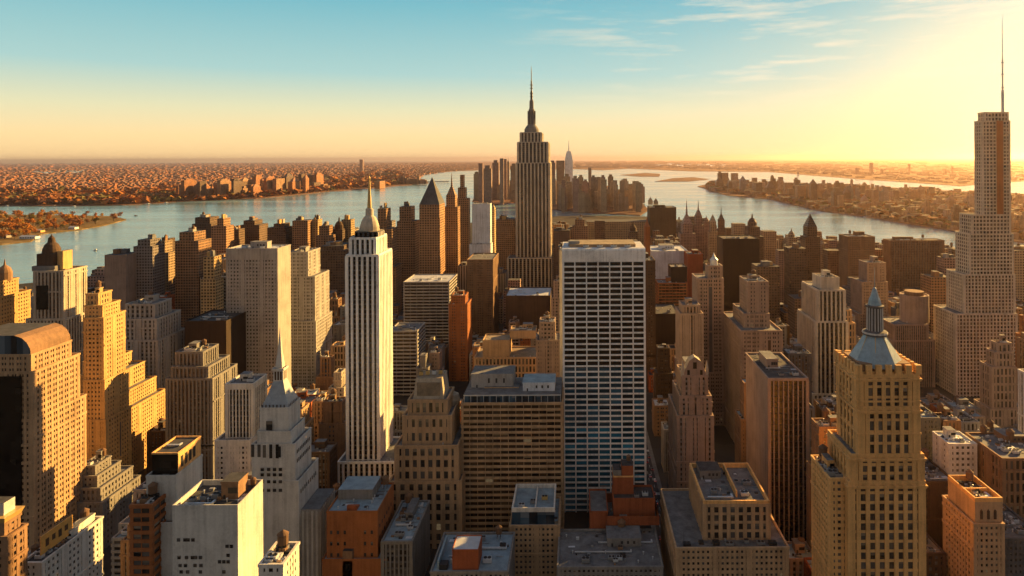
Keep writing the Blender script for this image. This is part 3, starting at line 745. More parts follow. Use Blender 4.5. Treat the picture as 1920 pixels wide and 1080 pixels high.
# --- blank white towers, bottom left
Y = 300
r, T = building('white_building', 'blank white building with a roof full of machinery and sunlit yellow side', Y, [(323, 446, 958, 0, 24, 'plain')], wall='white_render', ybot=1080, cat='apartment building', gear=0, tank=False, penth=False, roof='roof_dark', par=False)
x0, x1, y0, y1, z, _ = T[0]
m = MB(); parapet(m, x0, x1, y0, y1, z + .004, 'white_render', 2.6, .5, 0); m.build('parapet', r)
pent(r, x0 + 17, x0 + 25, y0 + 10, y0 + 19, z, z + 8, 'brown_brick', 'roof_dark')
for k in range(3): ac_unit(r, x0 + 5 + k * 4.6, y0 + 7 + k * 2.0, z, 3, 2.6, 2.4, 'grey_metal')
duct(r, x0 + 3, x0 + 16, y0 + 4.5, z, .5); water_tank(r, x0 + 27.0, y0 + 20.5, z, .6, 2)
sp = []
for py, pxs in ((1012, (335, 347, 353, 362)), (1045, (336, 350, 361, 367, 376)), (1060, (338, 348, 366, 377)), (1053, (412, 420, 428)), (1024, (426, 434)), (1041, (428,)), (1072, (340, 352, 376, 420))):
    for px in pxs: X, Z = at(px, py, Y); sp.append((X, Y - .12, Z, 'F', 1.5, 1.5))
place_windows(r, sp, 'dark_glass')
r, T = building('white_building', 'tall white shaft with black roof box and golden side behind the blank white building', 332, [(262, 334, 985, -4, 26, 'plain'), (274, 329, 896, 0, 24, 'plain')], wall='white_render', ybot=1080, cat='apartment building', gear=0, tank=False, penth=False, roof='roof_dark')
x0, x1, y0, y1, z, _ = T[1]
m = MB(); zt = at(282, 850, 336)[1]; m.box(x0 + 1.2, x1 - .6, y0 + 3, y1 - 1, z, zt, 'black_glass', 'roof_dark', skip='DR')
m.box(x1 - .6, x1 - .3, y0 + 3, y1 - 1, z, zt, 'buff_brick')
parapet(m, x0 + 1.2, x1 - .6, y0 + 3, y1 - 1, zt + .01, 'buff_brick', .8, .3, .3)
for k in range(4): m.box(x1 - .3, x1 - .15, y0 + 5 + k * 3.6, y0 + 7 + k * 3.6, z + 3, zt - 2, 'dark_metal', skip='L')
m.build('roof_box', r)
duct(r, x0 + 3, x0 + 10, y0 + 12, zt, .4)
sp = []
for j in range(8):
    for i in range(4): X, Z = at(266 + i * 3, 930 + j * 20, 328); sp.append((T[0][0] + 1.5 + i * 1.7, 328 - .12, Z, 'F', 1.3, 2.4))
place_windows(r, sp, 'bronze_glass')
building('apartment_building', 'low block with orange brick bands below the white shaft', 322, [(246, 285, 950, 0, 12, 'bandsd')], wall='orange_brick', ybot=1080, cat='apartment building', gear=1, tank=False, penth=False)
building('apartment_building', 'low cream roof corner in front of the blank white building', 285, [(487, 530, 1062, 0, 16, 'small')], wall='white_stone', ybot=1080, cat='apartment building', gear=2, tank=False, roof='roof_tan', penth=False)

# --- bottom left corner
r, T = building('apartment_building', 'sunlit corner building with a flared copper roof box at the bottom left', 320, [(-60, 14, 1010, 0, 11, 'pair'), (-50, 8, 985, 1, 9, 'small')], wall='brown_brick', ybot=1080, cat='apartment building', gear=0, tank=False, penth=False)
x0, x1, y0, y1, z, _ = T[1]
m = MB(); m.frustum((x0 + x1) / 2, (y0 + y1) / 2, z + .1, z + 4, x1 - x0, y1 - y0, x1 - x0 + 3, y1 - y0 + 3, 'gilt'); m.box(x0 + 2, x1 - 1.5, y0 + 1.5, y1 - 1, z + 4, z + 10, 'pale_metal', 'roof_dark', skip='D'); m.build('roof_box', r)
r, T = building('apartment_building', 'low cream building whose roof carries an orange screen panel', 345, [(40, 78, 1058, 0, 44, 'small')], wall='white_stone', ybot=1080, cat='apartment building', gear=3, tank=False, roof='roof_dark')
x0, x1, y0, y1, z, _ = T[0]
m = MB(); m.box(x1 - 4, x1 - 3.5, y0 + 4, y0 + 26, z + 2, z + 12, 'panel_orange')
for k in range(5): m.box(x1 - 4.2, x1 - 4.0, y0 + 5 + k * 5, y0 + 5.4 + k * 5, z, z + 12, 'dark_metal')
for k in range(4): m.box(x1 - 3.5, x1 - 3.4, y0 + 7 + k * 4.4, y0 + 9.2 + k * 4.4, z + 5 + (k % 2), z + 9, 'dark_brown', skip='L')
m.build('screen_panel', r)
building('apartment_building', 'dim grey block with stepped roof between the dark tower and golden block', 470, [(122, 192, 945, -3, 40, 'punch'), (128, 188, 918, 0, 34, 'punch'), (140, 182, 895, 3, 24, 'punch'), (150, 178, 876, 6, 16, 'punch')], wall='mid_grey', ybot=1080, cat='apartment building', gear=1)

# --- tan wedding-cake tower
Y = 468
r, T = building('stepped_tower', 'tan stepped tower with tall windows and a sloped roof box beside the ribbed spire tower', Y,
    [(730, 864, 905, 0, 46, (6.6, 7.4, 3.2, 2.4, .9, .5, None)), (742, 858, 838, 2, 40, (5.6, 8.6, 2.6, 3.0, .9, .5, None)), (756, 846, 782, 6, 32, (5.2, 9.0, 2.8, 4.2, .6, .4, None)), (766, 838, 752, 9, 26, (4.6, 9.0, 2.2, 3.4, .6, .4, None))],
    wall='tan_brick', glass='dark_glass', ybot=1010, gear=0, tank=False, penth=False, windows=True, cat='tower', sides='FR', corner=1.4)
x0, x1, y0, y1, z, _ = T[-1]; zt = at(800, 708, Y + 14)[1]; cx, cyy = (x0 + x1) / 2, (y0 + y1) / 2
m = MB(); m.frustum(cx, cyy, z, zt, (x1 - x0) * .80, (y1 - y0) * .84, (x1 - x0) * .68, (y1 - y0) * .7, 'limestone', 'roof_tan'); m.box(cx - 8.5, cx + 8.5, cyy - 10.6, cyy - 9, z + 2, zt - 3, 'roof_tan'); m.build('roof_box', r)
for k in range(4): ac_unit(r, cx - 7 + k * 4.6, cyy - 3 + k, zt, 2.6, 2.4, 3.0, random.choice(['gilt', 'pale_metal']))
m = MB(); xx, zb = at(850, 748, 500); m.bar((xx, 500, zb - 14), (xx, 500, zb - 5), .7, 'limestone', 8); m.lathe(xx, 500, [(0, zb - 6), (4.4, zb - 4), (5.2, zb), (4.0, zb + 4), (0, zb + 6.4)], 'limestone', 18); m.build('water_tank', r)

# --- banded bronze block
r, T = building('office_block', 'broad bronze-glass block with tight horizontal bands below a glassy roof strip', 482, [(866, 1054, 758, 0, 44, 'bandsd')], wall='tan_brick', glass='bronze_glass', ybot=1000, gear=5, tank=False, cat='office block', roof='roof_dark')
x0, x1, y0, y1, z, _ = T[0]; zt = at(960, 742, 485)[1]
m = MB(); m.box(x0 + 1.2, x1 - 1.2, y0 + 3, y1 - 3, z, zt, 'blue_glass', 'roof_grey', skip='D', cell=(3, 7))
for k in range(16): m.box(x0 + 1.2 + k * (x1 - x0 - 2.6) / 15, x0 + 1.5 + k * (x1 - x0 - 2.6) / 15, y0 + 2.7, y0 + 3, z, zt, 'pale_metal')
m.box(x0 + .8, x1 - .8, y0 + 2.6, y1 - 2.6, zt + .01, zt + .9, 'pale_metal', 'roof_grey'); m.build('glass_storey', r)
pent(r, x0 + 4, x0 + 36, y0 + 18, y0 + 38, zt + .9, zt + 11, 'pale_grey', 'roof_grey'); pent(r, x0 + 44, x0 + 68, y0 + 10, y0 + 30, zt + .9, zt + 7, 'blue_white', 'roof_blue')

# --- clutter between the banded block and the white slab
building('office_block', 'tan block with a plain side wall and rooftop sheds behind the bronze-glass block', 690, [(890, 1052, 672, 0, 40, 'tall'), (905, 955, 640, 4, 26, 'plain'), (956, 1004, 622, 14, 22, 'plain')], wall='tan_brick', ybot=720, cat='office block', gear=3, roof='roof_tan')
building('office_block', 'grey narrow block wedged against the left edge of the white grid slab', 640, [(1006, 1050, 640, 0, 30, 'punch'), (1012, 1040, 606, 6, 20, 'punch')], wall='pink_stone', ybot=720, cat='office block', gear=2)
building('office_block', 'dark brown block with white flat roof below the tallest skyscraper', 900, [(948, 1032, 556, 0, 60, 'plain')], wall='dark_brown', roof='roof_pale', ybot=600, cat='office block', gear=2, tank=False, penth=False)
building('office_block', 'dark block of stacked horizontal bands with a curved pale roof', 900, [(757, 842, 530, 0, 60, 'bands')], wall='pale_grey', glass='black_glass', ybot=640, roof='roof_pale', cat='office block', gear=3, tank=False, penth=False)
building('office_block', 'lower banded dark block in front of the curved pale roof', 770, [(730, 782, 622, 0, 40, 'bands')], wall='pale_grey', glass='black_glass', ybot=750, roof='roof_grey', cat='office block', gear=4, tank=False, penth=False)
building('apartment_tower', 'slim orange brick tower with a golden right edge beside the banded blocks', 820, [(842, 876, 572, 0, 36, 'small'), (846, 872, 556, 5, 22, 'small')], wall='orange_brick', ybot=740, cat='apartment tower', gear=1)
building('apartment_tower', 'brown slab with a smooth pale block rising behind its top', 1000, [(876, 924, 488, 0, 70, 'small')], wall='brown_brick', ybot=640, cat='apartment tower', gear=0, tank=False, penth=False)
building('office_tower', 'blank pale blue-grey slab standing behind the brown slab, left of the tallest skyscraper', 1080, [(880, 920, 458, 0, 26, 'plain'), (885, 919, 382, 6, 20, 'plain')], wall='blue_white', ybot=490, cat='office tower', gear=0, tank=False, penth=False, par=False)

# --- bottom row, centre
r, T = building('brick_building', 'orange-red brick building with pale blue roof basin and stepped front', 408, [(604, 726, 1052, -3, 40, 'plain'), (612, 708, 962, 0, 36, 'plain')], wall='orange_brick', ybot=1080, cat='brick building', gear=0, tank=False, penth=False, roof='roof_blue')
x0, x1, y0, y1, z, _ = T[1]
m = MB(); m.box(x0 + 1.5, x1 - 8, y0 + 16, y1 - 2, z, z + 6.5, 'mid_grey', 'roof_blue', skip='D'); m.build('penthouse', r)
m = MB()
for k in range(4): m.box(x0 + 12 - k * .0, x0 + 18, y0 + 2 + k * 1.6, y0 + 3.6 + k * 1.6, z, z + 3.4 - k * .8, 'red_brick')
m.build('brick_steps', r)
m = MB(); m.box(x0 + 11, x0 + 17, y0 - 3.0, y0 - .2, 10, z - 22, 'brown_brick', 'roof_dark', skip='D')
for k in range(3): m.box(x0 + 12.5, x0 + 15.5, y0 - 3.1, y0 - 3.0, z - 34 - k * 9, z - 30 - k * 9, 'black_glass', skip='B')
m.build('stair_tower', r)
sp = []
for j in range(5):
    for px in (0, 1, 2, 5, 6): sp.append((x0 + 3 + px * 4.2, y0 - .12, z - 12 - j * 7, 'F', 1.4, 2.2))
    for k in range(6): sp.append((x1 + .12, y0 + 4 + k * 5, z - 10 - j * 7, 'R', 1.4, 2.2))
place_windows(r, sp, 'dark_glass'); water_tank(r, x1 - 4, y1 - 5, z, 1.0, 3)
r, T = building('office_block', 'low block with pale blue roof and ribbed right wall beside the orange brick building', 405, [(716, 772, 1018, 0, 48, 'ribs2')], wall='mid_grey', ybot=1080, cat='office block', roof='roof_blue', gear=3, tank=False)
r, T = building('brick_building', 'low blue-roofed building carrying a small brick box with a pale cap', 385, [(808, 952, 1075, 0, 40, 'small')], wall='mid_grey', ybot=1080, cat='brick building', roof='roof_blue', gear=3, tank=False, penth=False)
x0, x1, y0, y1, z, _ = T[0]; xa = at(848, 1040, 388)[0]; xb = at(897, 1040, 388)[0]
m = MB(); zt = at(850, 1032, 388)[1]; m.box(xa, xb, 388, 403, z, zt, 'red_brick', 'roof_pale', skip='D'); parapet(m, xa, xb, 388, 403, zt + .01, 'red_brick', .5, .3, .1); m.build('brick_penthouse', r)
m = MB(); m.box(x0 + 3, x0 + 4, y0 + 4, y0 + 30, z, z + 5, 'copper_blue'); m.box(x0 + 4.2, x0 + 9, y0 + 3, y0 + 8, z, z + 3, 'dark_metal'); m.build('roof_screen', r)
r, T = building('office_block', 'tan building with an open white-walled roof court and blue glass clerestory', 430, [(956, 1048, 988, 0, 36, 'small')], wall='tan_brick', ybot=1080, cat='office block', roof='roof_blue', gear=0, tank=False, penth=False, windows=True)
x0, x1, y0, y1, z, _ = T[0]; zt = at(960, 960, 433)[1]
m = MB(); m.box(x0 + 1.2, x1 - 3, y0 + 3, y1 - 1.2, z, zt, 'blue_glass', 'roof_blue', skip='D', cell=(6, 10)); parapet(m, x0 + 1.2, x1 - 3, y0 + 3, y1 - 1.2, zt + .01, 'white_stone', 2.8, .7, .3)
m.box(x0 + 16, x0 + 16.8, y0 + 4, y1 - 2, zt, zt + 2.6, 'white_stone'); m.build('roof_court', r)
for k in range(3): ac_unit(r, x0 + 7 + k * 7.5, y0 + 9 + k * 5, zt, 4, 3, 2.2, ['pale_metal', 'grey_metal', 'gilt'][k])
r, T = building('brick_building', 'stepped red brick building with a narrow tower, in front of the white grid slab', 440, [(1106, 1140, 962, 0, 30, 'plain'), (1138, 1236, 985, -4, 30, 'plain')], wall='red_brick', ybot=1080, cat='brick building', gear=3, tank=False, penth=False)
x0, x1, y0, y1, z, _ = T[1]
m = MB(); zt = at(1170, 938, 444)[1]; xa, xb = at(1150, 940, 444)[0], at(1228, 940, 444)[0]
m.box(xa, xb, 444, 462, z, zt, 'red_brick', 'roof_dark', skip='D'); parapet(m, xa, xb, 444, 462, zt + .01, 'red_brick', 1.4, .4, .1); m.build('upper_block', r)
m = MB(); zu = at(1170, 895, 452)[1]; xc, xd = at(1150, 900, 452)[0], at(1188, 900, 452)[0]
m.box(xc, xd, 452, 466, zt, zu, 'red_brick', 'roof_dark', skip='D'); m.box(xc + 6, xd, 454, 464, zu, zu + 7, 'red_brick', 'roof_dark', skip='D'); m.box(xc, xc + 5.6, 454, 464, zu, zu + 4, 'mid_grey', 'roof_dark', skip='D'); parapet(m, xc, xd, 452, 466, zu + .01, 'buff_brick', .9, .4, .1); m.build('brick_tower', r)
sp = []
for j in range(6):
    for k in range(9): sp.append((x0 + 3 + k * 3.6, y0 - .1, z - 5 - j * 5, 'F', 1.2, 2.0))
place_windows(r, sp, 'dark_glass')
ac_unit(r, xb - 6, 450, zt, 4, 3, 2.4, 'pale_metal'); ac_unit(r, xb - 12, 448, zt, 3, 3, 2.0, 'grey_metal'); water_tank(r, xd - 3, 458, zu + 7, .7, 2)
building('office_block', 'low wide block with dark slate-blue roof and ridge lines at the bottom centre', 398, [(1046, 1242, 1066, 0, 40, 'small')], wall='mid_grey', ybot=1080, cat='office block', roof='roof_grey', gear=4, tank=False)
building('office_block', 'small grey roof block behind the stepped red brick building', 500, [(1108, 1150, 940, 0, 26, 'small')], wall='mid_grey', ybot=1000, cat='office block', gear=2, tank=False)

# --- right of centre
r, T = building('gothic_tower', 'pale stone tower with a carved gabled crown, right of the white grid slab', 505,
    [(1270, 1337, 782, 0, 46, 'strip2'), (1275, 1333, 745, 2, 36, 'strip2'), (1280, 1326, 706, 4, 26, 'strip2')], wall='pink_stone', ybot=960, cat='tower', gear=0, tank=False, penth=False)
x0, x1, y0, y1, z, _ = T[-1]; zt = at(1298, 668, 511)[1]
m = MB(); mid = (x0 + x1) / 2
m.quad([(x0, y0, z), (x1, y0, z), (x1 - 5, y0, z + 12), (mid, y0, zt), (x0 + 5, y0, z + 12)], 'pink_stone'); m.quad([(x1, y0 + 8, z), (x0, y0 + 8, z), (x0 + 5, y0 + 8, z + 12), (mid, y0 + 8, zt), (x1 - 5, y0 + 8, z + 12)], 'pink_stone')
for a, b in (((x1, z), (x1 - 5, z + 12)), ((x1 - 5, z + 12), (mid, zt)), ((mid, zt), (x0 + 5, z + 12)), ((x0 + 5, z + 12), (x0, z))):
    m.quad([(a[0], y0, a[1]), (a[0], y0 + 8, a[1]), (b[0], y0 + 8, b[1]), (b[0], y0, b[1])], 'limestone')
m.box(mid - 1.4, mid + 1.4, y0 - .15, y0, z + 6, z + 11, 'black_glass', skip='B'); m.box(mid - 6, mid - 4, y0 - .15, y0, z + 1, z + 5, 'black_glass', skip='B'); m.box(mid + 4, mid + 6, y0 - .15, y0, z + 1, z + 5, 'black_glass', skip='B')
m.box(x0 + 3, x1 - 3, y0 + 8, y0 + 22, z, z + 9, 'pink_stone', 'roof_grey', skip='D'); m.build('gabled_crown', r)
m = MB()
for xx in (x0, x1):
    m.frustum(xx, y0 + 1, z, z + 6, 2.4, 2.4, 2.0, 2.0, 'limestone'); m.frustum(xx, y0 + 1, z + 6, z + 13, 2.2, 2.2, .1, .1, 'limestone')
m.build('pinnacle', r)
r, T = building('gothic_tower', 'slim limestone tower with a small turret behind the gabled stone tower', 680, [(1296, 1358, 700, 0, 40, 'pair'), (1308, 1356, 524, 2, 30, 'pair'), (1328, 1354, 500, 8, 14, 'pair')], wall='pink_stone', ybot=880, cat='tower', gear=0, tank=False, penth=False)
x0, x1, y0, y1, z, _ = T[-1]
m = MB(); m.lathe((x0 + x1) / 2, (y0 + y1) / 2, [(4, z), (4, z + 6), (4.5, z + 6.2), (2, z + 9), (.4, z + 13), (0, z + 15)], 'pale_metal', 8); m.build('turret', r)
building('gothic_tower', 'shorter pinnacled tower tucked left of the slim limestone tower', 640, [(1276, 1318, 590, 0, 30, 'strip'), (1280, 1312, 574, 3, 20, 'strip')], wall='pink_stone', ybot=690, cat='tower', gear=0, tank=False)
building('hotel_block', 'big stone block with a ridge roof and a taller tower set on it', 610, [(1390, 1466, 622, 0, 76, 'pair'), (1396, 1442, 590, 14, 44, 'pair'), (1402, 1440, 530, 18, 30, 'pair')], wall='pink_stone', ybot=690, cat='hotel', gear=2)
RB = (5.2, 4.0, 1.7, .8, 1.3, .15, 'dark_metal'); FN = (3.6, 4.0, .85, .6, .9, .1, 'dark_metal')
building('ribbed_slab', 'dark slab with thin cream vertical fins and a sunken roof terrace', 470, [(1441, 1514, 712, 0, 62, FN)], sty=FN, wall='pink_stone', glass='black_glass', ybot=1010, cat='office tower', gear=3, tank=False, plain='L', roof='roof_dark')
HERO.pop()
HERO.append((1415, 1514, 470, 1010, 'slab with cream fins'))
building('ribbed_slab', 'stepped dark tower with bold white ribs standing behind the fin-faced slab', 720, [(1524, 1594, 740, 0, 66, RB), (1530, 1588, 604, 2, 58, RB), (1534, 1583, 545, 4, 50, RB), (1540, 1574, 522, 8, 28, 'plain')], sty=RB, wall='warm_limestone', glass='black_glass', ybot=740, cat='office tower', gear=3, tank=False)

# --- beige tower with the blue cap
Y = 360
BT = (4.9, 5.4, 2.3, 1.5, .8, .4, None); BT2 = (4.6, 6.0, 2.2, 1.4, .8, .4, None)
r, T = building('capped_tower', 'beige stone tower with pale blue pyramid cap, ribbed lantern and finial', Y,
    [(1591, 1732, 906, 0, 34, BT), (1596, 1730, 855, 1, 32, BT), (1610, 1722, 766, 2, 29, BT2), (1607, 1721, 706, 3, 28, BT2)],
    sty='wide', wall='buff_brick', ybot=1080, cat='tower', gear=0, tank=False, penth=False, windows=True, corner=2.2, sides='FL')
x0, x1, y0, y1, z, _ = T[-1]; cx, cyy = (x0 + x1) / 2 - .5, (y0 + y1) / 2; zz = lambda py: at(1655, py, cyy)[1]
m = MB()
for q in T:
    for dz, o_ in ((-2.6, 1.2), (-1.7, 1.7), (-14.0, 1.15)):
        if q is T[0] and dz < -10: continue
        m.box(q[0] - o_, q[1] + o_, q[2] - o_, q[2], q[4] + dz, q[4] + dz + .8, 'buff_brick', skip='B'); m.box(q[0] - o_, q[0], q[2], q[3], q[4] + dz, q[4] + dz + .795, 'buff_brick', skip='R'); m.box(q[1], q[1] + o_, q[2], q[3], q[4] + dz, q[4] + dz + .795, 'buff_brick', skip='L')
m.build('cornice', r)
m = MB(); n = 16; zc = zz(670)
m.box(x0 + 1, x1 - 1, y0 + 1, y1 - 1, z, z + 2, 'buff_brick', skip='D')
RX, RY = (x1 - x0) / 2 - 1, (y1 - y0) / 2 - 1
def ring(px_, py_, k, out): 
    return px_
for s in 'FLRB':
    L = x1 - x0 if s in 'FB' else y1 - y0; nb = 6; bw = L / nb
    for k in range(nb + 1):
        a = -.6 + k * (L - .8) / nb
        b = a + 3.2
        if s == 'F': m.box(x0 + a, x0 + b, y0 - .8, y0 + 1.0, z + 1.2, zc, 'buff_brick')
        elif s == 'B': m.box(x0 + a, x0 + b, y1 - 1, y1 + .8, z + 1.2, zc, 'buff_brick')
        elif s == 'L': m.box(x0 - .8, x0 + 1, y0 + a + 1.1, y0 + b + .3, z + 1.2, zc - .01, 'buff_brick')
        else: m.box(x1 - 1, x1 + .8, y0 + a + 1.1, y0 + b + .3, z + 1.2, zc - .01, 'buff_brick')
    # rounded scoops between the merlons
    for k in range(nb):
        c = -.6 + k * (L - .8) / nb + 3.2 + ((L - .8) / nb - 3.2) / 2; rr = ((L - .8) / nb - 3.2) / 2
        for q in range(6):
            a0, a1 = math.pi + math.pi * q / 6, math.pi + math.pi * (q + 1) / 6
            if s == 'F': m.quad([(x0 + c + rr * math.cos(a0), y0 - .6, z + 1.2), (x0 + c + rr * math.cos(a1), y0 - .6, z + 1.2), (x0 + c + rr * math.cos(a1), y0 - .6, z + 1.3 + rr * (1 + math.sin(a1))), (x0 + c + rr * math.cos(a0), y0 - .6, z + 1.3 + rr * (1 + math.sin(a0)))], 'buff_brick')
m.box(x0 + 2.6, x1 - 2.6, y0 + 2.6, y1 - 2.6, z + 2, zc, 'brown_brick', skip='D')
m.build('crenellated_crown', r)
m = MB(); m.lathe(cx, cyy, [(14.6, zc - 2.5), (13.8, zc), (5.6, zz(626)), (5.2, zz(622))], 'copper_blue', 8, math.pi / 8)
for k in range(8):
    a = math.pi / 8 + k * math.pi / 4; m.bar((cx + 14.6 * math.cos(a), cyy + 14.6 * math.sin(a), zc - 2.3), (cx + 5.6 * math.cos(a), cyy + 5.6 * math.sin(a), zz(625)), .22, 'gilt', 5)
m.build('pyramid_cap', r)
m = MB(); m.lathe(cx, cyy, [(6.6, zz(627)), (6.6, zz(620)), (4.2, zz(618)), (4.0, zz(576)), (5.0, zz(575)), (5.0, zz(572)), (3.4, zz(571))], 'dark_grey', 16)
for k in range(16):
    a = k * math.pi / 8; m.bar((cx + 4.3 * math.cos(a), cyy + 4.3 * math.sin(a), zz(619)), (cx + 4.1 * math.cos(a), cyy + 4.1 * math.sin(a), zz(576)), .28, 'pale_metal', 5)
m.lathe(cx, cyy, [(6.9, zz(624)), (6.9, zz(621)), (6.2, zz(620.5))], 'white_stone', 16); m.build('lantern', r)
m = MB(); m.lathe(cx, cyy, [(3.8, zz(572)), (3.2, zz(562)), (2.4, zz(556)), (1.5, zz(546)), (.9, zz(540)), (.25, zz(538)), (.12, zz(502)), (0, zz(500))], 'copper_blue', 10); m.build('finial', r)
building('brick_building', 'lower buff brick building pressed against the left side of the blue-capped tower', 364, [(1556, 1590, 900, 0, 28, 'small')], wall='buff_brick', ybot=1080, cat='building', gear=2, tank=False)

# --- bottom right
r, T = building('apartment_building', 'tan corner building with an angular roof well and grey terrace in front', 400, [(1268, 1478, 1030, -6, 70, 'small'), (1320, 1442, 948, 4, 50, BT)], wall='tan_brick', ybot=1080, cat='apartment building', gear=0, tank=False, penth=False, roof='roof_grey', windows=True, sides='FL')
x0, x1, y0, y1, z, _ = T[1]
m = MB(); parapet(m, x0, x1, y0, y1, z + .01, 'buff_brick', 3.0, .8, .3); m.box(x0 + 22, x0 + 23, y0 + 10, y1 - 2, z, z + 4, 'buff_brick'); m.build('parapet', r)
pent(r, x0 + 4, x0 + 18, y1 - 16, y1 - 3, z, z + 5, 'mid_grey', 'roof_dark'); ac_unit(r, x0 + 9, y0 + 14, z, 4, 3, 3); ac_unit(r, x0 + 28, y0 + 12, z, 5, 4, 2.4, 'pale_metal'); ac_unit(r, x0 + 33, y0 + 26, z, 5, 4, 2.4); duct(r, x0 + 4, x0 + 20, y0 + 8, z, .6)
x0, x1, y0, y1, z, _ = T[0]
for k in range(7): ac_unit(r, x0 + 6 + k * 9 + ru(-2, 2), y0 + ru(2.5, 7), z, ru(2.5, 5), 3, ru(1.6, 2.6), random.choice(['grey_metal', 'pale_metal', 'dark_metal']))
pent(r, x0 + 46, x0 + 58, y0 + 10, y0 + 26, z, z + 5, 'brown_brick', 'roof_dark')
r, T = building('apartment_building', 'tan building with scalloped open roof wells, right of the blue-capped tower', 385, [(1826, 1882, 985, -2, 32, 'small'), (1828, 1880, 945, 0, 28, 'plain')], wall='tan_brick', ybot=1080, cat='apartment building', gear=1, tank=False, penth=False, windows=False, roof='roof_dark')
x0, x1, y0, y1, z, _ = T[1]
m = MB(); parapet(m, x0, x1, y0, y1, z + .01, 'buff_brick', 3.6, .8, .1); m.box(x0 + 1, x1 - 1, y0 + 12, y0 + 13, z, z + 3.2, 'buff_brick')
for k in range(3): m.box(x0 + 3 + k * 4, x0 + 4.6 + k * 4, y0 - .2, y0, z - 9, z - 4, 'dark_brown', skip='B'); m.lathe(x0 + 3.8 + k * 4, y0, [(.8, z - 4), (0, z - 3)], 'dark_brown', 8)
m.build('roof_wells', r)
building('apartment_building', 'dark red-brown block close behind the right edge of the blue-capped tower', 440, [(1724, 1790, 905, 0, 34, 'small')], wall='dark_brown', ybot=985, cat='apartment building', gear=4)
building('apartment_building', 'brown brick block cut by the right edge of the picture', 430, [(1880, 1990, 862, 0, 40, 'tall')], wall='brown_brick', ybot=1080, cat='apartment building', gear=4)
building('apartment_building', 'low dark block with cluttered pale roof right of the scalloped roof', 400, [(1882, 1960, 1012, -10, 40, 'small')], wall='dark_grey', ybot=1080, cat='apartment building', gear=4, roof='roof_grey')
r, T = building('stepped_tower', 'pale stone tower with pinnacled stepped top in front of the huge right tower', 620, [(1856, 1908, 768, 0, 24, 'tall'), (1860, 1904, 690, 2, 18, 'tall'), (1866, 1900, 662, 4, 13, 'tall'), (1870, 1896, 645, 6, 9, 'tall')], wall='pink_stone', ybot=800, cat='tower', gear=1, tank=False)

# --- huge stepped tower with antenna at the right
Y = 765
ST = (4.0, 4.3, 1.1, 1.5, .6, .45, None)
r, T = building('antenna_tower', 'huge tan stepped tower at the right with a tall antenna', Y,
    [(1792, 1906, 590, -6, 46, (4.0, 4.2, 1.4, 1.2, .8, .3, None)), (1808, 1902, 516, -1, 36, (4.0, 4.2, 1.4, 1.2, .8, .3, None)), (1818, 1899, 440, 1, 28, ST), (1823, 1894, 404, 3, 25, ST), (1842, 1893, 228, 5, 15, ST), (1846, 1890, 212, 7, 12, ST)],
    wall='warm_limestone', glass='bronze_glass', ybot=750, cat='skyscraper', gear=0, tank=False, penth=False)
x0, x1, y0, y1, z, _ = T[4]
m = MB(); xa, xb = at(1868, 300, y0)[0], at(1880, 300, y0)[0]; m.box(xa, xb, y0 - 1.3, y0 - .2, T[3][4], z + 1.0, 'orange_brick'); m.build('shaft_strip', r)
x0, x1, y0, y1, z, _ = T[5]; zz = lambda py: at(1880, py, y0 + 6)[1]; xx = at(1880, 200, y0 + 6)[0]
m = MB(); m.lathe(xx, y0 + 6, [(1.6, z), (1.5, zz(170)), (.9, zz(168)), (.8, zz(110)), (.5, zz(108)), (.35, zz(60)), (.12, zz(32)), (0, zz(30))], 'pale_metal', 8)
for py in (180, 165, 140, 118): m.lathe(xx, y0 + 6, [(0, zz(py)), (2.0, zz(py)), (2.0, zz(py) + .8), (0, zz(py) + .8)], 'pale_metal', 8)
m.build('antenna', r)

# --- second row, right
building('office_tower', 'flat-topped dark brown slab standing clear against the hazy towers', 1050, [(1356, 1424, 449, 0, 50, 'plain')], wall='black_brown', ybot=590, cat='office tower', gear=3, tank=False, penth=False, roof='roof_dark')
building('office_tower', 'two-tone dark tower with rooftop drums, left of the wide brown slab', 1050, [(1590, 1640, 445, 0, 36, 'small')], wall='brown_brick', ybot=540, cat='office tower', gear=3)
building('office_tower', 'wide flat brown slab left of the huge antenna tower', 1080, [(1668, 1770, 452, 0, 22, 'ribs2')], wall='brown_brick', ybot=560, cat='office tower', gear=5)
building('office_tower', 'stepped drum-like pinkish building in front of the wide brown slab', 900, [(1610, 1666, 590, -4, 46, 'pair'), (1616, 1664, 530, 0, 36, 'pair'), (1626, 1660, 494, 4, 26, 'pair')], wall='pink_stone', ybot=640, cat='office tower', gear=1, tank=False)
r, T = building('office_tower', 'round brown tower on a ribbed base left of the huge antenna tower', 790, [(1672, 1752, 640, 0, 50, 'ribs2'), (1676, 1740, 610, 2, 40, 'ribs2')], wall='pink_stone', ybot=740, cat='office tower', gear=0, tank=False, penth=False)
x0, x1, y0, y1, z, _ = T[1]; zt = at(1712, 552, 810)[1]
m = MB(); m.lathe(at(1714, 560, 812)[0], 812, [(16.5, z), (16.5, zt), (15, zt), (15, zt - 1), (0, zt - 1)], 'pink_stone', 28); m.lathe(at(1714, 560, 812)[0], 812, [(11, zt - 1), (11, zt + 4), (0, zt + 4)], 'brown_brick', 20); m.build('drum', r)
building('office_tower', 'brown flat tower with small antenna on top beside the white-roofed blocks', 1500, [(1218, 1268, 390, 0, 50, 'plain')], wall='bronze', ybot=440, cat='office tower', gear=2, tank=False)
building('office_block', 'pale lavender block with white roof between the grid slab and the dark slab', 1100, [(1222, 1290, 472, 0, 70, 'plain')], wall='blue_white', ybot=540, cat='office block', roof='roof_pale', gear=4, tank=False)
building('office_block', 'dark box set against the pale lavender block', 960, [(1258, 1288, 502, 0, 30, 'plain')], wall='black_brown', ybot=530, cat='office block', gear=1, tank=False, penth=False)
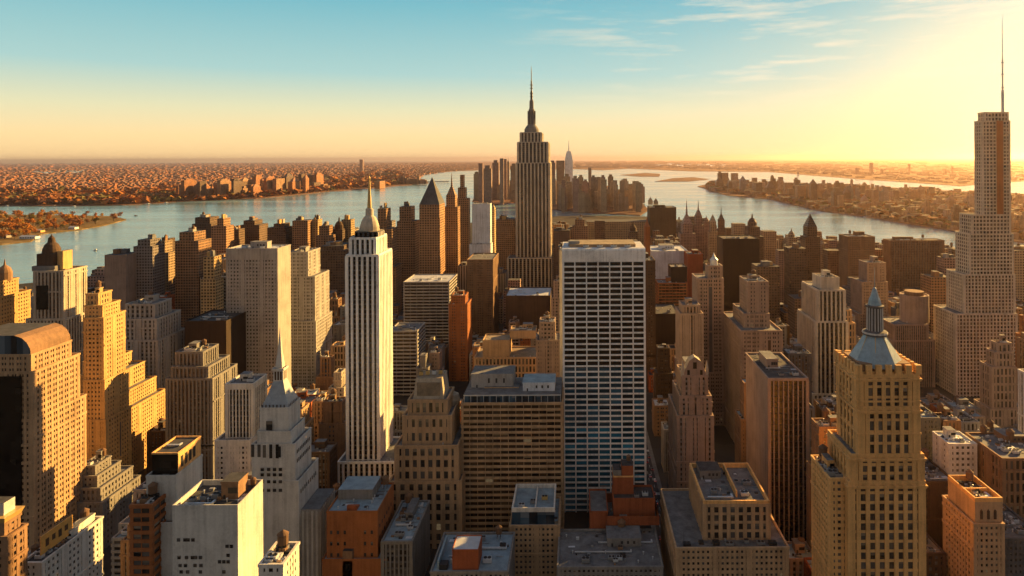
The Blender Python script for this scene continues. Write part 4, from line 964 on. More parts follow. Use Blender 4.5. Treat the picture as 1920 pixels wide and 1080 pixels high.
building('office_block', 'orange-banded block glowing below the pale lavender block', 950, [(1234, 1288, 532, 0, 30, 'bandsd')], wall='orange_brick', glass='bronze_glass', ybot=580, cat='office block', gear=1, tank=False)
building('office_block', 'plain red-brown block right of the pale lavender block', 1060, [(1290, 1318, 478, 0, 40, 'plain')], wall='red_brick', ybot=560, cat='office block', gear=1, tank=False)
building('office_block', 'narrow dark tower right against the white grid slab', 800, [(1210, 1228, 490, 0, 40, 'small')], wall='dark_brown', ybot=700, cat='office block', gear=0, tank=False)
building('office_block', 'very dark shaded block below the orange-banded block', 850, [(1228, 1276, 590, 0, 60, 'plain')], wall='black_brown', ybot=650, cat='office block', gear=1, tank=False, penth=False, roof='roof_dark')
building('office_block', 'black flat-roofed block left of the tall pale slab', 660, [(346, 424, 604, 0, 50, 'plain')], wall='black_brown', glass='black_glass', ybot=650, cat='office block', gear=5, tank=False, penth=False, roof='roof_dark')

# ------------------------------------------------------------------ the second skyline: simpler tiered towers
def far_tower(name, label, cat, Y, tiers, mat, top='flat', group=None, topmat=None, ybot=None, dep=None, roof='roof_dark'):
    """tiers: (xl, xr, ytop[, mat]) from the lowest up, px at distance Y"""
    a = [at(t[0], t[2], Y) for t in tiers]; b = [at(t[1], t[2], Y) for t in tiers]
    w0 = b[0][0] - a[0][0]; d0 = dep or min(max(w0 * 1.0, 20), 60)
    cx = (a[0][0] + b[0][0]) / 2
    m = MB(); z0 = 3.0; yy = Y
    for k, t in enumerate(tiers):
        x0, x1, z1 = a[k][0], b[k][0], a[k][1]
        ins = k * min(3.0, d0 * .08)
        m.box(x0, x1, Y + ins, Y + d0 - ins * .6, z0, z1, t[3] if len(t) > 3 else mat, roof, skip='D', cell=(4.0, 4.0))
        if k == 0: BOXES.append((x0, x1, Y, Y + d0, z0, z1, 'far'))
        z0 = z1
    w_ = x1 - x0; dd = d0 - ins * 1.6; mx = (x0 + x1) / 2; my = Y + ins + dd / 2
    tm = topmat or mat
    if top == 'pyramid': m.frustum(mx, my, z0, z0 + w_ * 1.35, w_, dd, .3, .3, tm)
    elif top == 'spire': m.frustum(mx, my, z0, z0 + w_ * .9, w_ * .9, dd * .9, w_ * .25, dd * .25, tm); m.frustum(mx, my, z0 + w_ * .9, z0 + w_ * 2.6, w_ * .2, w_ * .2, .1, .1, tm)
    elif top == 'dome': m.lathe(mx, my, [(w_ * .42, z0), (w_ * .40, z0 + w_ * .35), (w_ * .25, z0 + w_ * .62), (w_ * .08, z0 + w_ * .75), (w_ * .06, z0 + w_ * 1.0), (0, z0 + w_ * 1.15)], tm, 12)
    elif top == 'boxes':
        for k in range(3):
            xa = x0 + w_ * ru(.05, .6); ya = Y + ins + dd * ru(.05, .6)
            m.box(xa, xa + w_ * ru(.15, .35), ya, ya + dd * .3, z0, z0 + ru(2.5, 8), random.choice(['brown_brick', 'pale_grey', 'roof_grey', 'gold_stone']), 'roof_grey', skip='D')
        if rnd() < .5: m.lathe(x0 + w_ * ru(.2, .8), my, [(1.8, z0), (2.2, z0 + 7), (0, z0 + 9)], 'tank_wood', 8)
    o = m.build(name, None, (cx, Y + d0 / 2, 0))
    tag(o, label, cat, group)
    HERO.append((tiers[0][0], tiers[0][1], Y, ybot or tiers[0][2] + 40, label))
    return o
FT = far_tower
# left golden skyline
FT('apartment_tower', 'pinkish flat-topped block left of the river-edge tower cluster', 'apartment tower', 900, [(196, 236, 478)], 'pink_stone', 'boxes', ybot=548)
FT('apartment_tower', 'greyish tower with a rounded tank on top right of the pinkish block', 'apartment tower', 920, [(250, 286, 462), (256, 280, 450)], 'far_grey', 'boxes', ybot=545)
FT('apartment_tower', 'short tower with jumbled golden chimneys between the grey tower and brown block', 'apartment tower', 980, [(290, 316, 474), (296, 308, 452)], 'far_tan', 'boxes', ybot=545)
FT('apartment_tower', 'dark spiky-roofed tower beside the broad brown block by the river', 'apartment tower', 1000, [(300, 326, 496), (304, 320, 468), (308, 314, 448)], 'far_dark', 'flat', ybot=545)
FT('apartment_tower', 'broad brown block with golden corner and stepped top left of the pale slab', 'apartment tower', 960, [(328, 372, 452), (334, 362, 436)], 'far_brown', 'boxes', ybot=590)
FT('apartment_tower', 'tall dark brown tower rising above the others by the river', 'apartment tower', 1120, [(360, 396, 420), (364, 392, 408)], 'far_dark', 'boxes', ybot=480)
FT('apartment_tower', 'ragged brown tower right of the tall dark brown tower', 'apartment tower', 1080, [(396, 424, 424), (406, 418, 410)], 'far_brown', 'boxes', ybot=468)
FT('apartment_tower', 'golden-flanked narrow tower standing against the left side of the pale slab', 'apartment tower', 860, [(376, 404, 524), (380, 400, 482)], 'far_gold', 'boxes', ybot=600)
FT('apartment_tower', 'dark tower with an orange flank over the left corner of the pale slab', 'apartment tower', 1140, [(432, 448, 430)], 'far_dark', 'boxes', ybot=466)
FT('apartment_tower', 'black block with orange flank above the pale slab roof', 'apartment tower', 1180, [(450, 486, 422), (455, 476, 414)], 'far_dark', 'boxes', ybot=466)
FT('apartment_tower', 'square dark block with bright orange side above the pale slab right corner', 'apartment tower', 1150, [(501, 535, 427), (512, 530, 420)], 'far_dark', 'boxes', ybot=468)
FT('apartment_tower', 'grey-brown flat block right of the square dark block', 'apartment tower', 1160, [(548, 577, 414)], 'far_brown', 'boxes', ybot=470)
FT('apartment_tower', 'narrow golden tower right of the grey-brown flat block', 'apartment tower', 1180, [(582, 596, 412)], 'far_gold', 'boxes', ybot=470)
FT('apartment_tower', 'stepped dark tower left of the small dark dome', 'apartment tower', 1120, [(592, 620, 442), (597, 614, 424)], 'far_brown', 'boxes', ybot=520)
FT('domed_tower', 'small dark domed tower with a knob on its top', 'tower', 1150, [(622, 642, 430)], 'far_dark', 'dome', topmat='dark_brown', ybot=520)
FT('apartment_tower', 'golden-sided tower right of the small dark dome', 'apartment tower', 1170, [(640, 658, 412)], 'far_gold', 'boxes', ybot=500)
FT('apartment_tower', 'low dark block under the small dark dome', 'apartment tower', 1000, [(590, 648, 470), (600, 640, 462)], 'far_dark', 'boxes', ybot=540)
FT('office_tower', 'stepped brown tower with golden flank right of the ribbed spire tower', 'office tower', 1000, [(700, 742, 500), (703, 734, 430), (706, 722, 392)], 'far_brown', 'boxes', ybot=590)
FT('office_tower', 'plain brown tower with golden edge left of the black pyramid roof', 'office tower', 1100, [(744, 778, 415), (748, 770, 388)], 'far_brown', 'boxes', ybot=515)
FT('office_tower', 'brown tower crowned by a steep black pyramid roof', 'office tower', 1060, [(786, 824, 384)], 'far_brown', 'pyramid', topmat='dark_grey', ybot=512, dep=44)
FT('office_tower', 'slender brown tower tapering to a needle right of the black pyramid roof', 'office tower', 1150, [(832, 858, 388), (836, 853, 366)], 'far_brown', 'spire', ybot=512)
FT('office_tower', 'tall dark shaft with golden edge right of the needle-topped tower', 'office tower', 1240, [(856, 878, 372), (858, 872, 352), (862, 868, 328)], 'far_brown', 'flat', ybot=470)
FT('office_tower', 'thin bright golden tower left of the tallest skyscraper', 'office tower', 1180, [(921, 927, 392)], 'far_gold', 'pyramid', ybot=560)
FT('office_block', 'low ribbed brown block left of the tallest skyscraper', 'office block', 1350, [(928, 966, 424), (930, 964, 412)], 'far_brown', 'boxes', ybot=500)
FT('office_tower', 'small brown stepped tower above the left end of the white slab', 'office tower', 1200, [(1073, 1102, 424), (1078, 1096, 412)], 'far_brown', 'boxes', ybot=460)
FT('office_tower', 'square dark tower with bronze edge above the white grid slab', 'office tower', 1300, [(1115, 1134, 414)], 'far_dark', 'flat', ybot=460)
FT('office_slab', 'wide tan slab behind the square dark tower', 'office slab', 1500, [(1100, 1216, 416)], 'far_tan', 'flat', ybot=460)
FT('office_tower', 'round-topped dark tower above the right part of the white slab', 'office tower', 1250, [(1180, 1196, 434)], 'far_dark', 'dome', topmat='dark_brown', ybot=460)
FT('office_tower', 'thin orange shaft at the right corner of the white grid slab', 'office tower', 1000, [(1210, 1219, 425)], 'orange_brick', 'spire', ybot=490)
# hazy spires right of centre
for args in ((1276, 1304, 412, 'spire', 'pointed hazy tower left of the twin art deco spires', 1700), (1302, 1320, 396, 'spire', 'tallest pointed hazy tower right of the brown flat tower', 1750),
             (1318, 1334, 408, 'dome', 'domed hazy tower between two pointed ones', 1800), (1330, 1346, 408, 'pyramid', 'hazy tower with a pyramid top, second of the spiky group', 1650),
             (1346, 1362, 404, 'spire', 'golden pointed hazy tower over the dark brown slab', 1700), (1362, 1376, 428, 'flat', 'low flat hazy block over the dark brown slab', 1600),
             (1376, 1398, 420, 'flat', 'flat hazy block left of the turreted hotel tower', 1500), (1398, 1432, 418, 'dome', 'hazy hotel tower with a turreted dark roof', 1400),
             (1432, 1456, 434, 'flat', 'flat pale hazy block right of the turreted hotel tower', 1450), (1476, 1500, 438, 'dome', 'hazy block with a lantern left of the twin-topped brown tower', 1250),
             (1510, 1538, 418, 'pyramid', 'brown tower with twin pinnacles left of the two-tone dark tower', 1200), (1540, 1550, 450, 'spire', 'small pointed tower right of the twin-pinnacled tower', 1250),
             (1460, 1478, 470, 'flat', 'pale flat block below the lantern-topped block', 1200), (1480, 1512, 466, 'boxes', 'dark boxy building in front of the lantern-topped block', 1000),
             (1552, 1576, 470, 'flat', 'tan flat block touching the two-tone dark tower', 1150), (1420, 1462, 500, 'boxes', 'dark brown block right of the flat-topped dark slab', 950),
             (1770, 1796, 484, 'boxes', 'golden-edged block between the wide slab and the antenna tower', 1000), (1746, 1784, 520, 'boxes', 'brown block with bright roof edge in front of the wide slab', 940),
             (1902, 1960, 470, 'boxes', 'hazy block at the right edge behind the antenna tower', 1000), (1490, 1530, 560, 'boxes', 'dark tower glittering behind the white-ribbed stepped tower', 900)):
    xa, xb, yt, top, lab, Y = args
    FT('office_tower', lab, 'office tower', Y, [(xa, xb, yt + 26), (xa + (xb - xa) * .18, xb - (xb - xa) * .18, yt + 8)] if top not in ('flat', 'boxes') else [(xa, xb, yt)],
       random.choice(['far_tan', 'far_brown', 'far_pink']) if 'dark' not in lab else 'far_dark', top, ybot=min(yt + 110, 640))

# ------------------------------------------------------------------ the rest of the city, fitted between the big towers
SKY = [(-400, 560), (0, 545), (60, 545), (165, 535), (196, 500), (250, 485), (330, 470), (440, 440), (560, 428), (700, 424), (800, 428), (930, 425), (1030, 420), (1215, 425), (1290, 410),
       (1350, 425), (1440, 445), (1560, 455), (1650, 462), (1800, 468), (1920, 490), (2400, 540)]
def sky_limit(px): return float(np.interp(px, [p[0] for p in SKY], [p[1] for p in SKY]))
FOOT = [b[:4] for b in BOXES]
lots = []
yrow = 300.0; row = 0
while yrow < 2100:
    dep = ru(15, 22) if yrow < 900 else ru(28, 42)
    x = -1.05 * yrow - 140
    while x < .85 * yrow + 160:
        wd = ru(12, 25) if yrow < 900 else ru(20, 42)
        lots.append((x, x + wd, yrow, yrow + dep))
        x += wd + (1.5 if rnd() < .75 else 14)
    yrow += dep + (1.5 if row % 3 else 14); row += 1
def in_poly(x, y, poly):
    c = False
    for (x1, y1), (x2, y2) in zip(poly, poly[1:] + poly[:1]):
        if (y1 > y) != (y2 > y) and x < (x2 - x1) * (y - y1) / (y2 - y1) + x1: c = not c
    return c
cand = []
for x0, x1, y0, y1 in lots:
    if x0 < AX1 + 1 and x1 > AX0 - 1: continue
    if any(x0 < b[1] + 1.2 and x1 > b[0] - 1.2 and y0 < b[3] + 1.2 and y1 > b[2] - 1.2 for b in FOOT): continue
    if not (in_poly(x0, y1, CITY) and in_poly(x1, y1, CITY)): continue
    pa = proj(x0, y0, 40)[0]; pb = proj(x1, y0, 40)[0]; pb2 = proj(x1, y1, 40)[0]; pa2 = proj(x0, y1, 40)[0]
    pa, pb = min(pa, pa2), max(pb, pb2)
    if pb < -40 or pa > 1960: continue
    lim = sky_limit((pa + pb) / 2)
    for h0, h1, hy, yb, _ in HERO:
        if hy > y0 and h0 < pb - 2 and h1 > pa + 2: lim = max(lim, yb)
    zmax = H - (lim - VY) / F * (y1 if lim > 700 else y0) - (7 if lim >= 1075 else 4 if y0 < 900 else 0)
    if x1 < 0 and y0 < 850: zmax = min(zmax, 66)   # heights capped here so sunlight reaches the tower flanks
    if zmax < 9: continue
    z = min(zmax, random.choice([ru(14, 45), ru(25, 70), ru(45, 110), zmax * ru(.75, 1), zmax * ru(.6, .95)]) if y0 < 900 else random.choice([ru(25, 120), zmax * ru(.7, 1), zmax * ru(.8, 1)]))
    cand.append((x0, x1, y0, y1, 3.0, z))
# keep only what can be seen: a small depth buffer over all building masses
GW, GH = 640, 360
def visible_counts(boxes):
    depth = np.full((GH, GW), 1e9); own = np.full((GH, GW), -1, int)
    sx = GW / 1920
    def tri(p, dpt, i):
        p = np.array(p) * sx
        xa, xb = max(0, int(p[:, 0].min())), min(GW - 1, int(p[:, 0].max()) + 1); ya, yb = max(0, int(p[:, 1].min())), min(GH - 1, int(p[:, 1].max()) + 1)
        if xa > xb or ya > yb: return
        gx, gy = np.meshgrid(np.arange(xa, xb + 1) + .5, np.arange(ya, yb + 1) + .5)
        s = None
        ok = np.ones(gx.shape, bool); n = len(p)
        area = sum(p[k][0] * p[(k + 1) % n][1] - p[(k + 1) % n][0] * p[k][1] for k in range(n))
        for k in range(n):
            a, b = p[k], p[(k + 1) % n]
            e = (b[0] - a[0]) * (gy - a[1]) - (b[1] - a[1]) * (gx - a[0])
            ok &= (e * (1 if area > 0 else -1) >= 0)
        d = depth[ya:yb + 1, xa:xb + 1]; o = own[ya:yb + 1, xa:xb + 1]
        hit = ok & (dpt < d); d[hit] = dpt; o[hit] = i
    for i, (x0, x1, y0, y1, z0, z1) in enumerate(boxes):
        P = lambda x, y, z: proj(x, max(y, 50), z)
        tri([P(x0, y0, z0), P(x1, y0, z0), P(x1, y0, z1), P(x0, y0, z1)], y0, i)
        if x1 < 0: tri([P(x1, y0, z0), P(x1, y1, z0), P(x1, y1, z1), P(x1, y0, z1)], y0 + .3 * (y1 - y0), i)
        if x0 > 0: tri([P(x0, y0, z0), P(x0, y1, z0), P(x0, y1, z1), P(x0, y0, z1)], y0 + .3 * (y1 - y0), i)
        if z1 < H: tri([P(x0, y0, z1), P(x1, y0, z1), P(x1, y1, z1), P(x0, y1, z1)], y0 + .2 * (y1 - y0), i)
    c = np.bincount(own[own >= 0], minlength=len(boxes))
    return c
nh = len(BOXES)
cnt = visible_counts([b[:6] for b in BOXES] + cand)
keep = [(c, n_) for c, n_ in zip(cand, cnt[nh:]) if n_ >= 8]
keep.sort(key=lambda q: -q[1]); print('visible lots', len(keep)); keep = keep[:295]
WALLN = {'pale_grey': 'pale grey', 'mid_grey': 'grey', 'tan_brick': 'tan brick', 'buff_brick': 'buff brick', 'brown_brick': 'brown brick', 'orange_brick': 'orange brick',
         'red_brick': 'red brick', 'dark_brown': 'dark brown', 'dark_grey': 'dark grey', 'pink_stone': 'pinkish stone', 'limestone': 'limestone', 'white_stone': 'white stone', 'warm_limestone': 'cream stone'}
WLIST = ['mid_grey'] * 3 + ['brown_brick'] * 5 + ['dark_brown'] * 3 + ['tan_brick'] * 3 + ['pink_stone'] * 3 + ['dark_grey'] * 2 + ['red_brick'] * 2 + ['limestone'] * 2 + ['orange_brick', 'white_stone', 'warm_limestone'] + ['pale_grey'] * 3
used = {}
CARD = ['', 'second ', 'third ', 'fourth ', 'fifth ', 'sixth ', 'seventh ', 'eighth ', 'ninth ', 'tenth ']
SHORT = {}
PREP = ('with', 'rising', 'standing', 'beside', 'behind', 'left', 'right', 'cut', 'between', 'crowned', 'below', 'in', 'at', 'above', 'on', 'by', 'over', 'set', 'against', 'tucked', 'whose', 'stepping', 'wedged',
        'carrying', 'touching', 'glowing', 'of', 'tapering', 'directly', 'close', 'under', 'glittering', 'that', 'pressed', 'and', 'half')
def short(lab, room):
    """the longest start of a label that ends before a joining word and fits"""
    ws = lab.replace(',', '').split()
    if len(ws) <= room: return ' '.join(ws)
    for k in range(min(room, len(ws) - 1), 1, -1):
        if ws[k] in PREP and ws[k - 1] not in PREP + ('the', 'a', 'an', 'its'): return ' '.join(ws[:k])
    return ' '.join(ws[:3])
infill = []
for (x0, x1, y0, y1, z0, z), nvis in keep:
    px, py = proj((x0 + x1) / 2, y0, z)
    best = min(HERO, key=lambda h: abs((h[0] + h[1]) / 2 - px) / 40 + abs(math.log(h[2] / y0)) * 6)
    rel = 'in front of' if best[0] - 6 < px < best[1] + 6 and y0 < best[2] else 'behind' if best[0] - 6 < px < best[1] + 6 else 'left of' if px < best[0] else 'right of'
    wall = random.choice(WLIST)
    hcls = 'low' if z < 28 else 'mid-height' if z < 65 else 'tall'
    infill.append([x0, x1, y0, y1, z, wall, hcls, rel, best[4], py])
infill.sort(key=lambda q: q[2])
for x0, x1, y0, y1, z, wall, hcls, rel, ref, py in infill:
    tankd = rnd() < .45
    base_l = f"{hcls} {WALLN[wall]} building {'with a roof tank ' if tankd and y0 < 900 else ''}{rel} the "
    base_l += short(ref, 14 - len(base_l.split()))
    n_ = used.get(base_l, 0); used[base_l] = n_ + 1
    lab = base_l if n_ == 0 else CARD[min(n_, 9)] + 'nearest ' + base_l
    lab = ' '.join(lab.split()[:16])
    # pixel tiers are not needed here: built straight in metres
    cx = (x0 + x1) / 2
    if y0 < 950:
        root = thing('city_building', lab, 'building', (cx, (y0 + y1) / 2, 3.0))
        wm, core = MB(), MB()
        tiers = [(x0, x1, y0, y1, 3.0, z)]
        if z > 40 and rnd() < .6:
            zb = z * ru(.6, .85); i_ = ru(2, 4); tiers = [(x0, x1, y0, y1, 3.0, zb), (x0 + i_, x1 - i_, y0 + i_, y1 - i_, zb, z)]
        rf = random.choice(['roof_grey', 'roof_grey', 'roof_dark', 'roof_dark', 'roof_tan', 'roof_blue', 'roof_pale'])
        st = random.choice(['small', 'punch', 'wide', 'ribs2', 'rib_tan', 'bandsd', 'pair', 'pair', 'strip', 'strip', 'strip2', 'tall', 'tall'])
        gl = random.choice(['dark_glass', 'dark_glass', 'blue_glass', 'bronze_glass', 'pale_glass'])
        for (a0, a1, b0, b1, c0, c1) in tiers:
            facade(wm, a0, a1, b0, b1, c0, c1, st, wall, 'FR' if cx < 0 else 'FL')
            bay, flr = STY[st][:2]
            core.box(a0, a1, b0, b1, c0, c1, gl, skip='TDB' + ('L' if cx < 0 else 'R'), cell=(bay, flr))
            wm.box(a0, a1, b1 - .02, b1, c0, c1, wall, skip='TDF')
            if cx < 0: wm.box(a0 - .3, a0 + .01, b0, b1, c0, c1, wall, skip='D')
            else: wm.box(a1 - .01, a1 + .3, b0, b1, c0, c1, wall, skip='D')
            rm = MB(); rm.quad([(a0, b0, c1), (a1, b0, c1), (a1, b1, c1), (a0, b1, c1)], rf); rm.build('roof', root)
            if y0 < 750: clutter(root, a0, a1, b0, b1, c1, 9)
            parapet(wm, a0, a1, b0, b1, c1 + .004, wall)
        wm.build('wall', root); tag(core.build('glazing', root), kind='stuff')
        a0, a1, b0, b1, c0, c1 = tiers[-1]
        roofstuff(root, a0 + 1, a1 - 1, b0 + 1, b1 - 1, c1, wall, random.choice([1, 2, 3]), tankd, True)
    else:
        m = MB(); fm = random.choice(['far_brown', 'far_brown', 'far_tan', 'far_grey', 'far_pink', 'far_dark', 'far_ribbed', 'far_banded'])
        m.box(x0, x1, y0, y1, 3, z, fm, 'roof_dark', skip='D', cell=(4, 4))
        w_, d_ = x1 - x0, y1 - y0
        if z > 45 and rnd() < .6: m.box(x0 + w_ * .2, x1 - w_ * .2, y0 + d_ * .2, y1 - d_ * .2, z, z + ru(6, 16), fm, 'roof_dark', skip='D', cell=(4, 4))
        else:
            m.box(x0 + w_ * .15, x0 + w_ * .5, y0 + d_ * .3, y0 + d_ * .7, z, z + ru(3, 6), fm, 'roof_grey', skip='D', cell=(9, 9)); m.lathe(x1 - w_ * .25, y0 + d_ * .4, [(2, z), (2.4, z + 8), (0, z + 10)], 'tank_wood', 8)
        tag(m.build('city_building', None, (cx, (y0 + y1) / 2, 0)), lab, 'building')
print('infill', len(infill), 'boxes', len(BOXES))

# ------------------------------------------------------------------ far shores
def simple_tower(name, label, cat, group, px0, px1, pyt, Y, mat, top='flat', dep=None, topmat=None):
    x0, z = at(px0, pyt, Y); x1, _ = at(px1, pyt, Y)
    w_ = x1 - x0; d_ = dep or w_ * .9
    m = MB(); m.box(x0, x1, Y, Y + d_, 3, z, mat, 'roof_dark', skip='D', cell=(6, 5))
    mx, my = (x0 + x1) / 2, Y + d_ / 2
    if top == 'step': m.box(x0 + w_ * .2, x1 - w_ * .2, Y + d_ * .2, Y + d_ * .8, z, z + w_ * .4, mat, 'roof_dark', skip='D', cell=(6, 5))
    elif top == 'spire': m.frustum(mx, my, z, z + w_ * .8, w_ * .8, d_ * .8, w_ * .2, d_ * .2, mat); m.frustum(mx, my, z + w_ * .8, z + w_ * 2, w_ * .18, w_ * .18, .2, .2, mat)
    elif top == 'pyramid': m.frustum(mx, my, z, z + w_ * .8, w_, d_, .3, .3, topmat or mat)
    elif top == 'taper': m.frustum(mx, my, z, z + w_ * 1.1, w_, d_, w_ * .5, d_ * .5, mat); m.frustum(mx, my, z + w_ * 1.1, z + w_ * 2.6, w_ * .14, w_ * .14, .5, .5, mat)
    return tag(m.build(name, None, (mx, my, 0)), label, cat, group)
FARM = ['far_brown', 'far_brown', 'far_dark', 'far_dark', 'far_pink', 'far_grey']
# downtown cluster
FARM = ['far_tan', 'far_pink', 'far_tan', 'far_ribbed']
G = 'towers of the distant downtown cluster'
dl = [(888, 898, 326, 'step'), (897, 905, 306, 'flat'), (906, 921, 316, 'step'), (923, 935, 305, 'step'), (937, 944, 297, 'flat'), (944, 950, 298, 'flat'), (950, 955, 304, 'spire'), (957, 968, 311, 'step'),
      (1031, 1041, 305, 'step'), (1043, 1058, 301, 'flat'), (1076, 1083, 338, 'flat'), (1084, 1094, 332, 'step'), (1103, 1109, 315, 'flat'), (1094, 1104, 342, 'flat'), (1112, 1122, 336, 'step'),
      (1126, 1135, 332, 'step'), (1140, 1150, 331, 'step'), (1150, 1160, 356, 'step'), (1163, 1174, 341, 'step'), (1175, 1190, 345, 'flat'), (1196, 1209, 350, 'step'), (1216, 1224, 376, 'pyramid'), (1226, 1234, 378, 'pyramid')]
names = ['short stepped tower at the left end of the downtown cluster', 'slim flat tower second from the left in the downtown cluster', 'broad brown tower left of the twin slabs downtown', 'stepped tower just left of the twin slabs downtown',
         'left one of the twin thin slabs downtown', 'right one of the twin thin slabs downtown', 'needle-topped tower right of the twin slabs downtown', 'stepped tower touching the tallest skyscraper on its left',
         'stepped downtown tower just right of the tallest skyscraper', 'wide flat downtown tower left of the white glass tower', 'low flat tower right of the white glass tower', 'short stepped tower left of the thin downtown shaft',
         'thin tall shaft right of the white glass tower', 'low flat block beside the thin downtown shaft', 'stepped block right of the thin downtown shaft', 'medium stepped tower, second right of the thin downtown shaft',
         'stepped tower third right of the thin downtown shaft', 'low stepped block near the middle of the downtown waterfront', 'stepped tower left of the orange-lit waterfront slab', 'broad waterfront slab with orange-lit side',
         'stepped tower right of the orange-lit waterfront slab', 'small peaked tower left of its twin at the downtown point', 'small peaked tower at the right end of the downtown point']
for (a, b, yt, tp), lab in zip(dl, names): simple_tower('distant_tower', lab, 'distant tower', G, a, b, yt, ru(3700, 4300) if a > 1070 else ru(4000, 4700), random.choice(FARM), tp)
simple_tower('glass_tower', 'tall white glass tower with a tapered top in the distant downtown', 'distant tower', G, 1059, 1074, 300, 4400, 'white_paint', 'taper')
for k in range(110):
    a = ru(888, 1206); yt = ru(338, 378) - 10 * math.exp(-((a - 1080) / 80) ** 2) * rnd()
    simple_tower('distant_block', 'small low brown block on the distant downtown waterfront', 'distant block', 'low blocks along the downtown waterfront', a, a + ru(6, 13), yt, ground(a, ru(382, 399) if a > 1030 else ru(366, 374), 4)[1], random.choice(FARM), random.choice(['flat', 'step', 'flat']))
FARM = ['far_brown', 'far_brown', 'far_dark', 'far_dark', 'far_pink', 'far_grey']
# left far shore towers
G = 'orange-lit towers along the left far shore'
for k in range(46):
    a = 330 + 275 * (k / 45) + ru(-4, 4); yt = ru(326, 356) if a > 420 else ru(338, 362)
    yb = np.interp(a, [0, 230, 330, 480, 600], [385, 384, 378, 372, 360]) - ru(1.5, 9)
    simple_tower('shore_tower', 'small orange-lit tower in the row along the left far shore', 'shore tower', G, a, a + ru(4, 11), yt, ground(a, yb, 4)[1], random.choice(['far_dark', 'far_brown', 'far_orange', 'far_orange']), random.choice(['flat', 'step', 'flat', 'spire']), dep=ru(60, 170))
simple_tower('shore_tower', 'square orange block standing alone on the far shore left of the black pyramid roof', 'shore tower', None, 702, 712, 340, ground(702, 354, 4)[1], 'far_orange', 'flat', dep=180)
for k in range(16):
    a = 745 + k * 3.3; simple_tower('shore_tower', 'tiny dark tower on the far shore point left of the needle-topped tower', 'shore tower', 'tiny towers on the far shore point', a, a + ru(3, 6), ru(329, 338), ground(a, 345, 4)[1], random.choice(['far_dark', 'far_brown']), 'flat')
# right peninsula towers
G = 'hazy towers along the right peninsula'
for k in range(150):
    t_ = (k + rnd()) / 150; a = 1342 + 620 * t_
    yb = np.interp(a, [1345, 1440, 1540, 1620, 1700, 1800, 1920], [360, 372, 395, 405, 418, 434, 454]); yu = np.interp(a, [1340, 1440, 1620, 1800, 1920], [343, 345, 351, 360, 367])
    q = rnd(); pyb = yu + (yb - yu) * (.12 + .8 * q)
    yt = pyb - ru(12, 34) * (.6 + .6 * q)
    simple_tower('hazy_tower', 'hazy brown tower on the peninsula across the right-hand river', 'hazy tower', G, a, a + ru(6, 16) * (.6 + .6 * q), yt, ground(a, pyb, 4)[1], random.choice(FARM), random.choice(['flat', 'flat', 'flat', 'step', 'step', 'pyramid']))
for a, wd, yt in ((1560, 6, 318), (1605, 8, 309), (1632, 8, 300), (1652, 5, 311), (1704, 4, 302), (1690, 38, 322), (1727, 22, 318), (1771, 6, 312), (1785, 4, 307), (1548, 4, 322), (1495, 5, 316)):
    simple_tower('horizon_tower', 'faint tower silhouette near the hazy right horizon', 'horizon tower', 'faint silhouettes on the right horizon', a, a + wd * .7, yt + 5, ground(a, 327, 4)[1], 'far_pink', 'flat')
simple_tower('horizon_tower', 'faint lattice structure alone on the left horizon', 'horizon tower', None, 674, 680, 299, 16000, 'far_pink', 'flat')

# stuff: the carpets of houses and trees on the far land
def scatter(name, n, region, mats, wr, hr, seed, trees=False):
    random.seed(seed); m = MB()
    for k in range(n):
        px, py = region()
        X, Y = ground(px, py, 4)
        s = Y / 5000.0
        if trees:
            r = ru(*wr) * (.6 + .4 * s); mat = random.choice(mats)
            for j in range(7):
                a, b_ = ru(0, 6.28), ru(-.2, 1.2); c = (X + r * .55 * math.cos(a), Y + r * .55 * math.sin(a), 4 + r * (.45 + .35 * b_))
                u = Vector((ru(-1, 1), ru(-1, 1), ru(-.4, .6))).normalized() * r * .5; v = u.cross(Vector((ru(-1, 1), ru(-1, 1), 1))).normalized() * r * .5
                m.quad([tuple(Vector(c) + u + v), tuple(Vector(c) - u + v), tuple(Vector(c) - u - v), tuple(Vector(c) + u - v)], mat)
        else:
            w_ = ru(*wr) * s; d_ = ru(*wr) * s
            m.box(X - w_ / 2, X + w_ / 2, Y, Y + d_, 3.5, 4 + ru(*hr) * (.7 + .3 * s), random.choice(mats), 'roof_dark', skip='DB', cell=(8, 6))
    return tag(m.build(name), kind='stuff')
flat_mat('leaf_orange', (.52, .19, .02), .9, var=.35, scale=.05); flat_mat('leaf_rust', (.26, .09, .02), .9, var=.35, scale=.05); flat_mat('leaf_olive', (.14, .11, .025), .9, var=.35, scale=.05)
flat_mat('leaf_gold', (.52, .28, .04), .9, var=.3, scale=.05); flat_mat('bark', (.06, .045, .035), .95)
flat_mat('house_rust', (.22, .09, .045), .9); flat_mat('house_orange', (.40, .15, .05), .9); flat_mat('house_pale', (.50, .38, .30), .9); flat_mat('house_pink', (.22, .125, .10), .9); flat_mat('house_dark', (.12, .08, .07), .9)
def left_region():
    px = ru(-60, 900); top = 306; sh = float(np.interp(px, [-60, 0, 230, 330, 480, 600, 690, 770, 800, 900], [386, 385, 384, 378, 372, 360, 353, 342, 330, 318]))
    t_ = rnd(); return px, top + (sh - 3 - top) * (t_ ** .9)
scatter('distant_houses', 10000, left_region, ['house_rust', 'house_pink', 'house_rust', 'house_dark', 'far_orange', 'house_pink', 'house_orange', 'house_orange'], (9, 30), (5, 16), 11)
def left_front():
    px = ru(-60, 760); sh = float(np.interp(px, [-60, 0, 230, 330, 480, 600, 690, 770], [386, 385, 384, 378, 372, 360, 353, 344])); return px, sh - ru(1.0, 30) * (.3 + .7 * rnd())
scatter('distant_woodland', 2200, left_front, ['leaf_orange', 'leaf_rust', 'leaf_olive', 'leaf_rust'], (18, 40), (0, 0), 12, True)
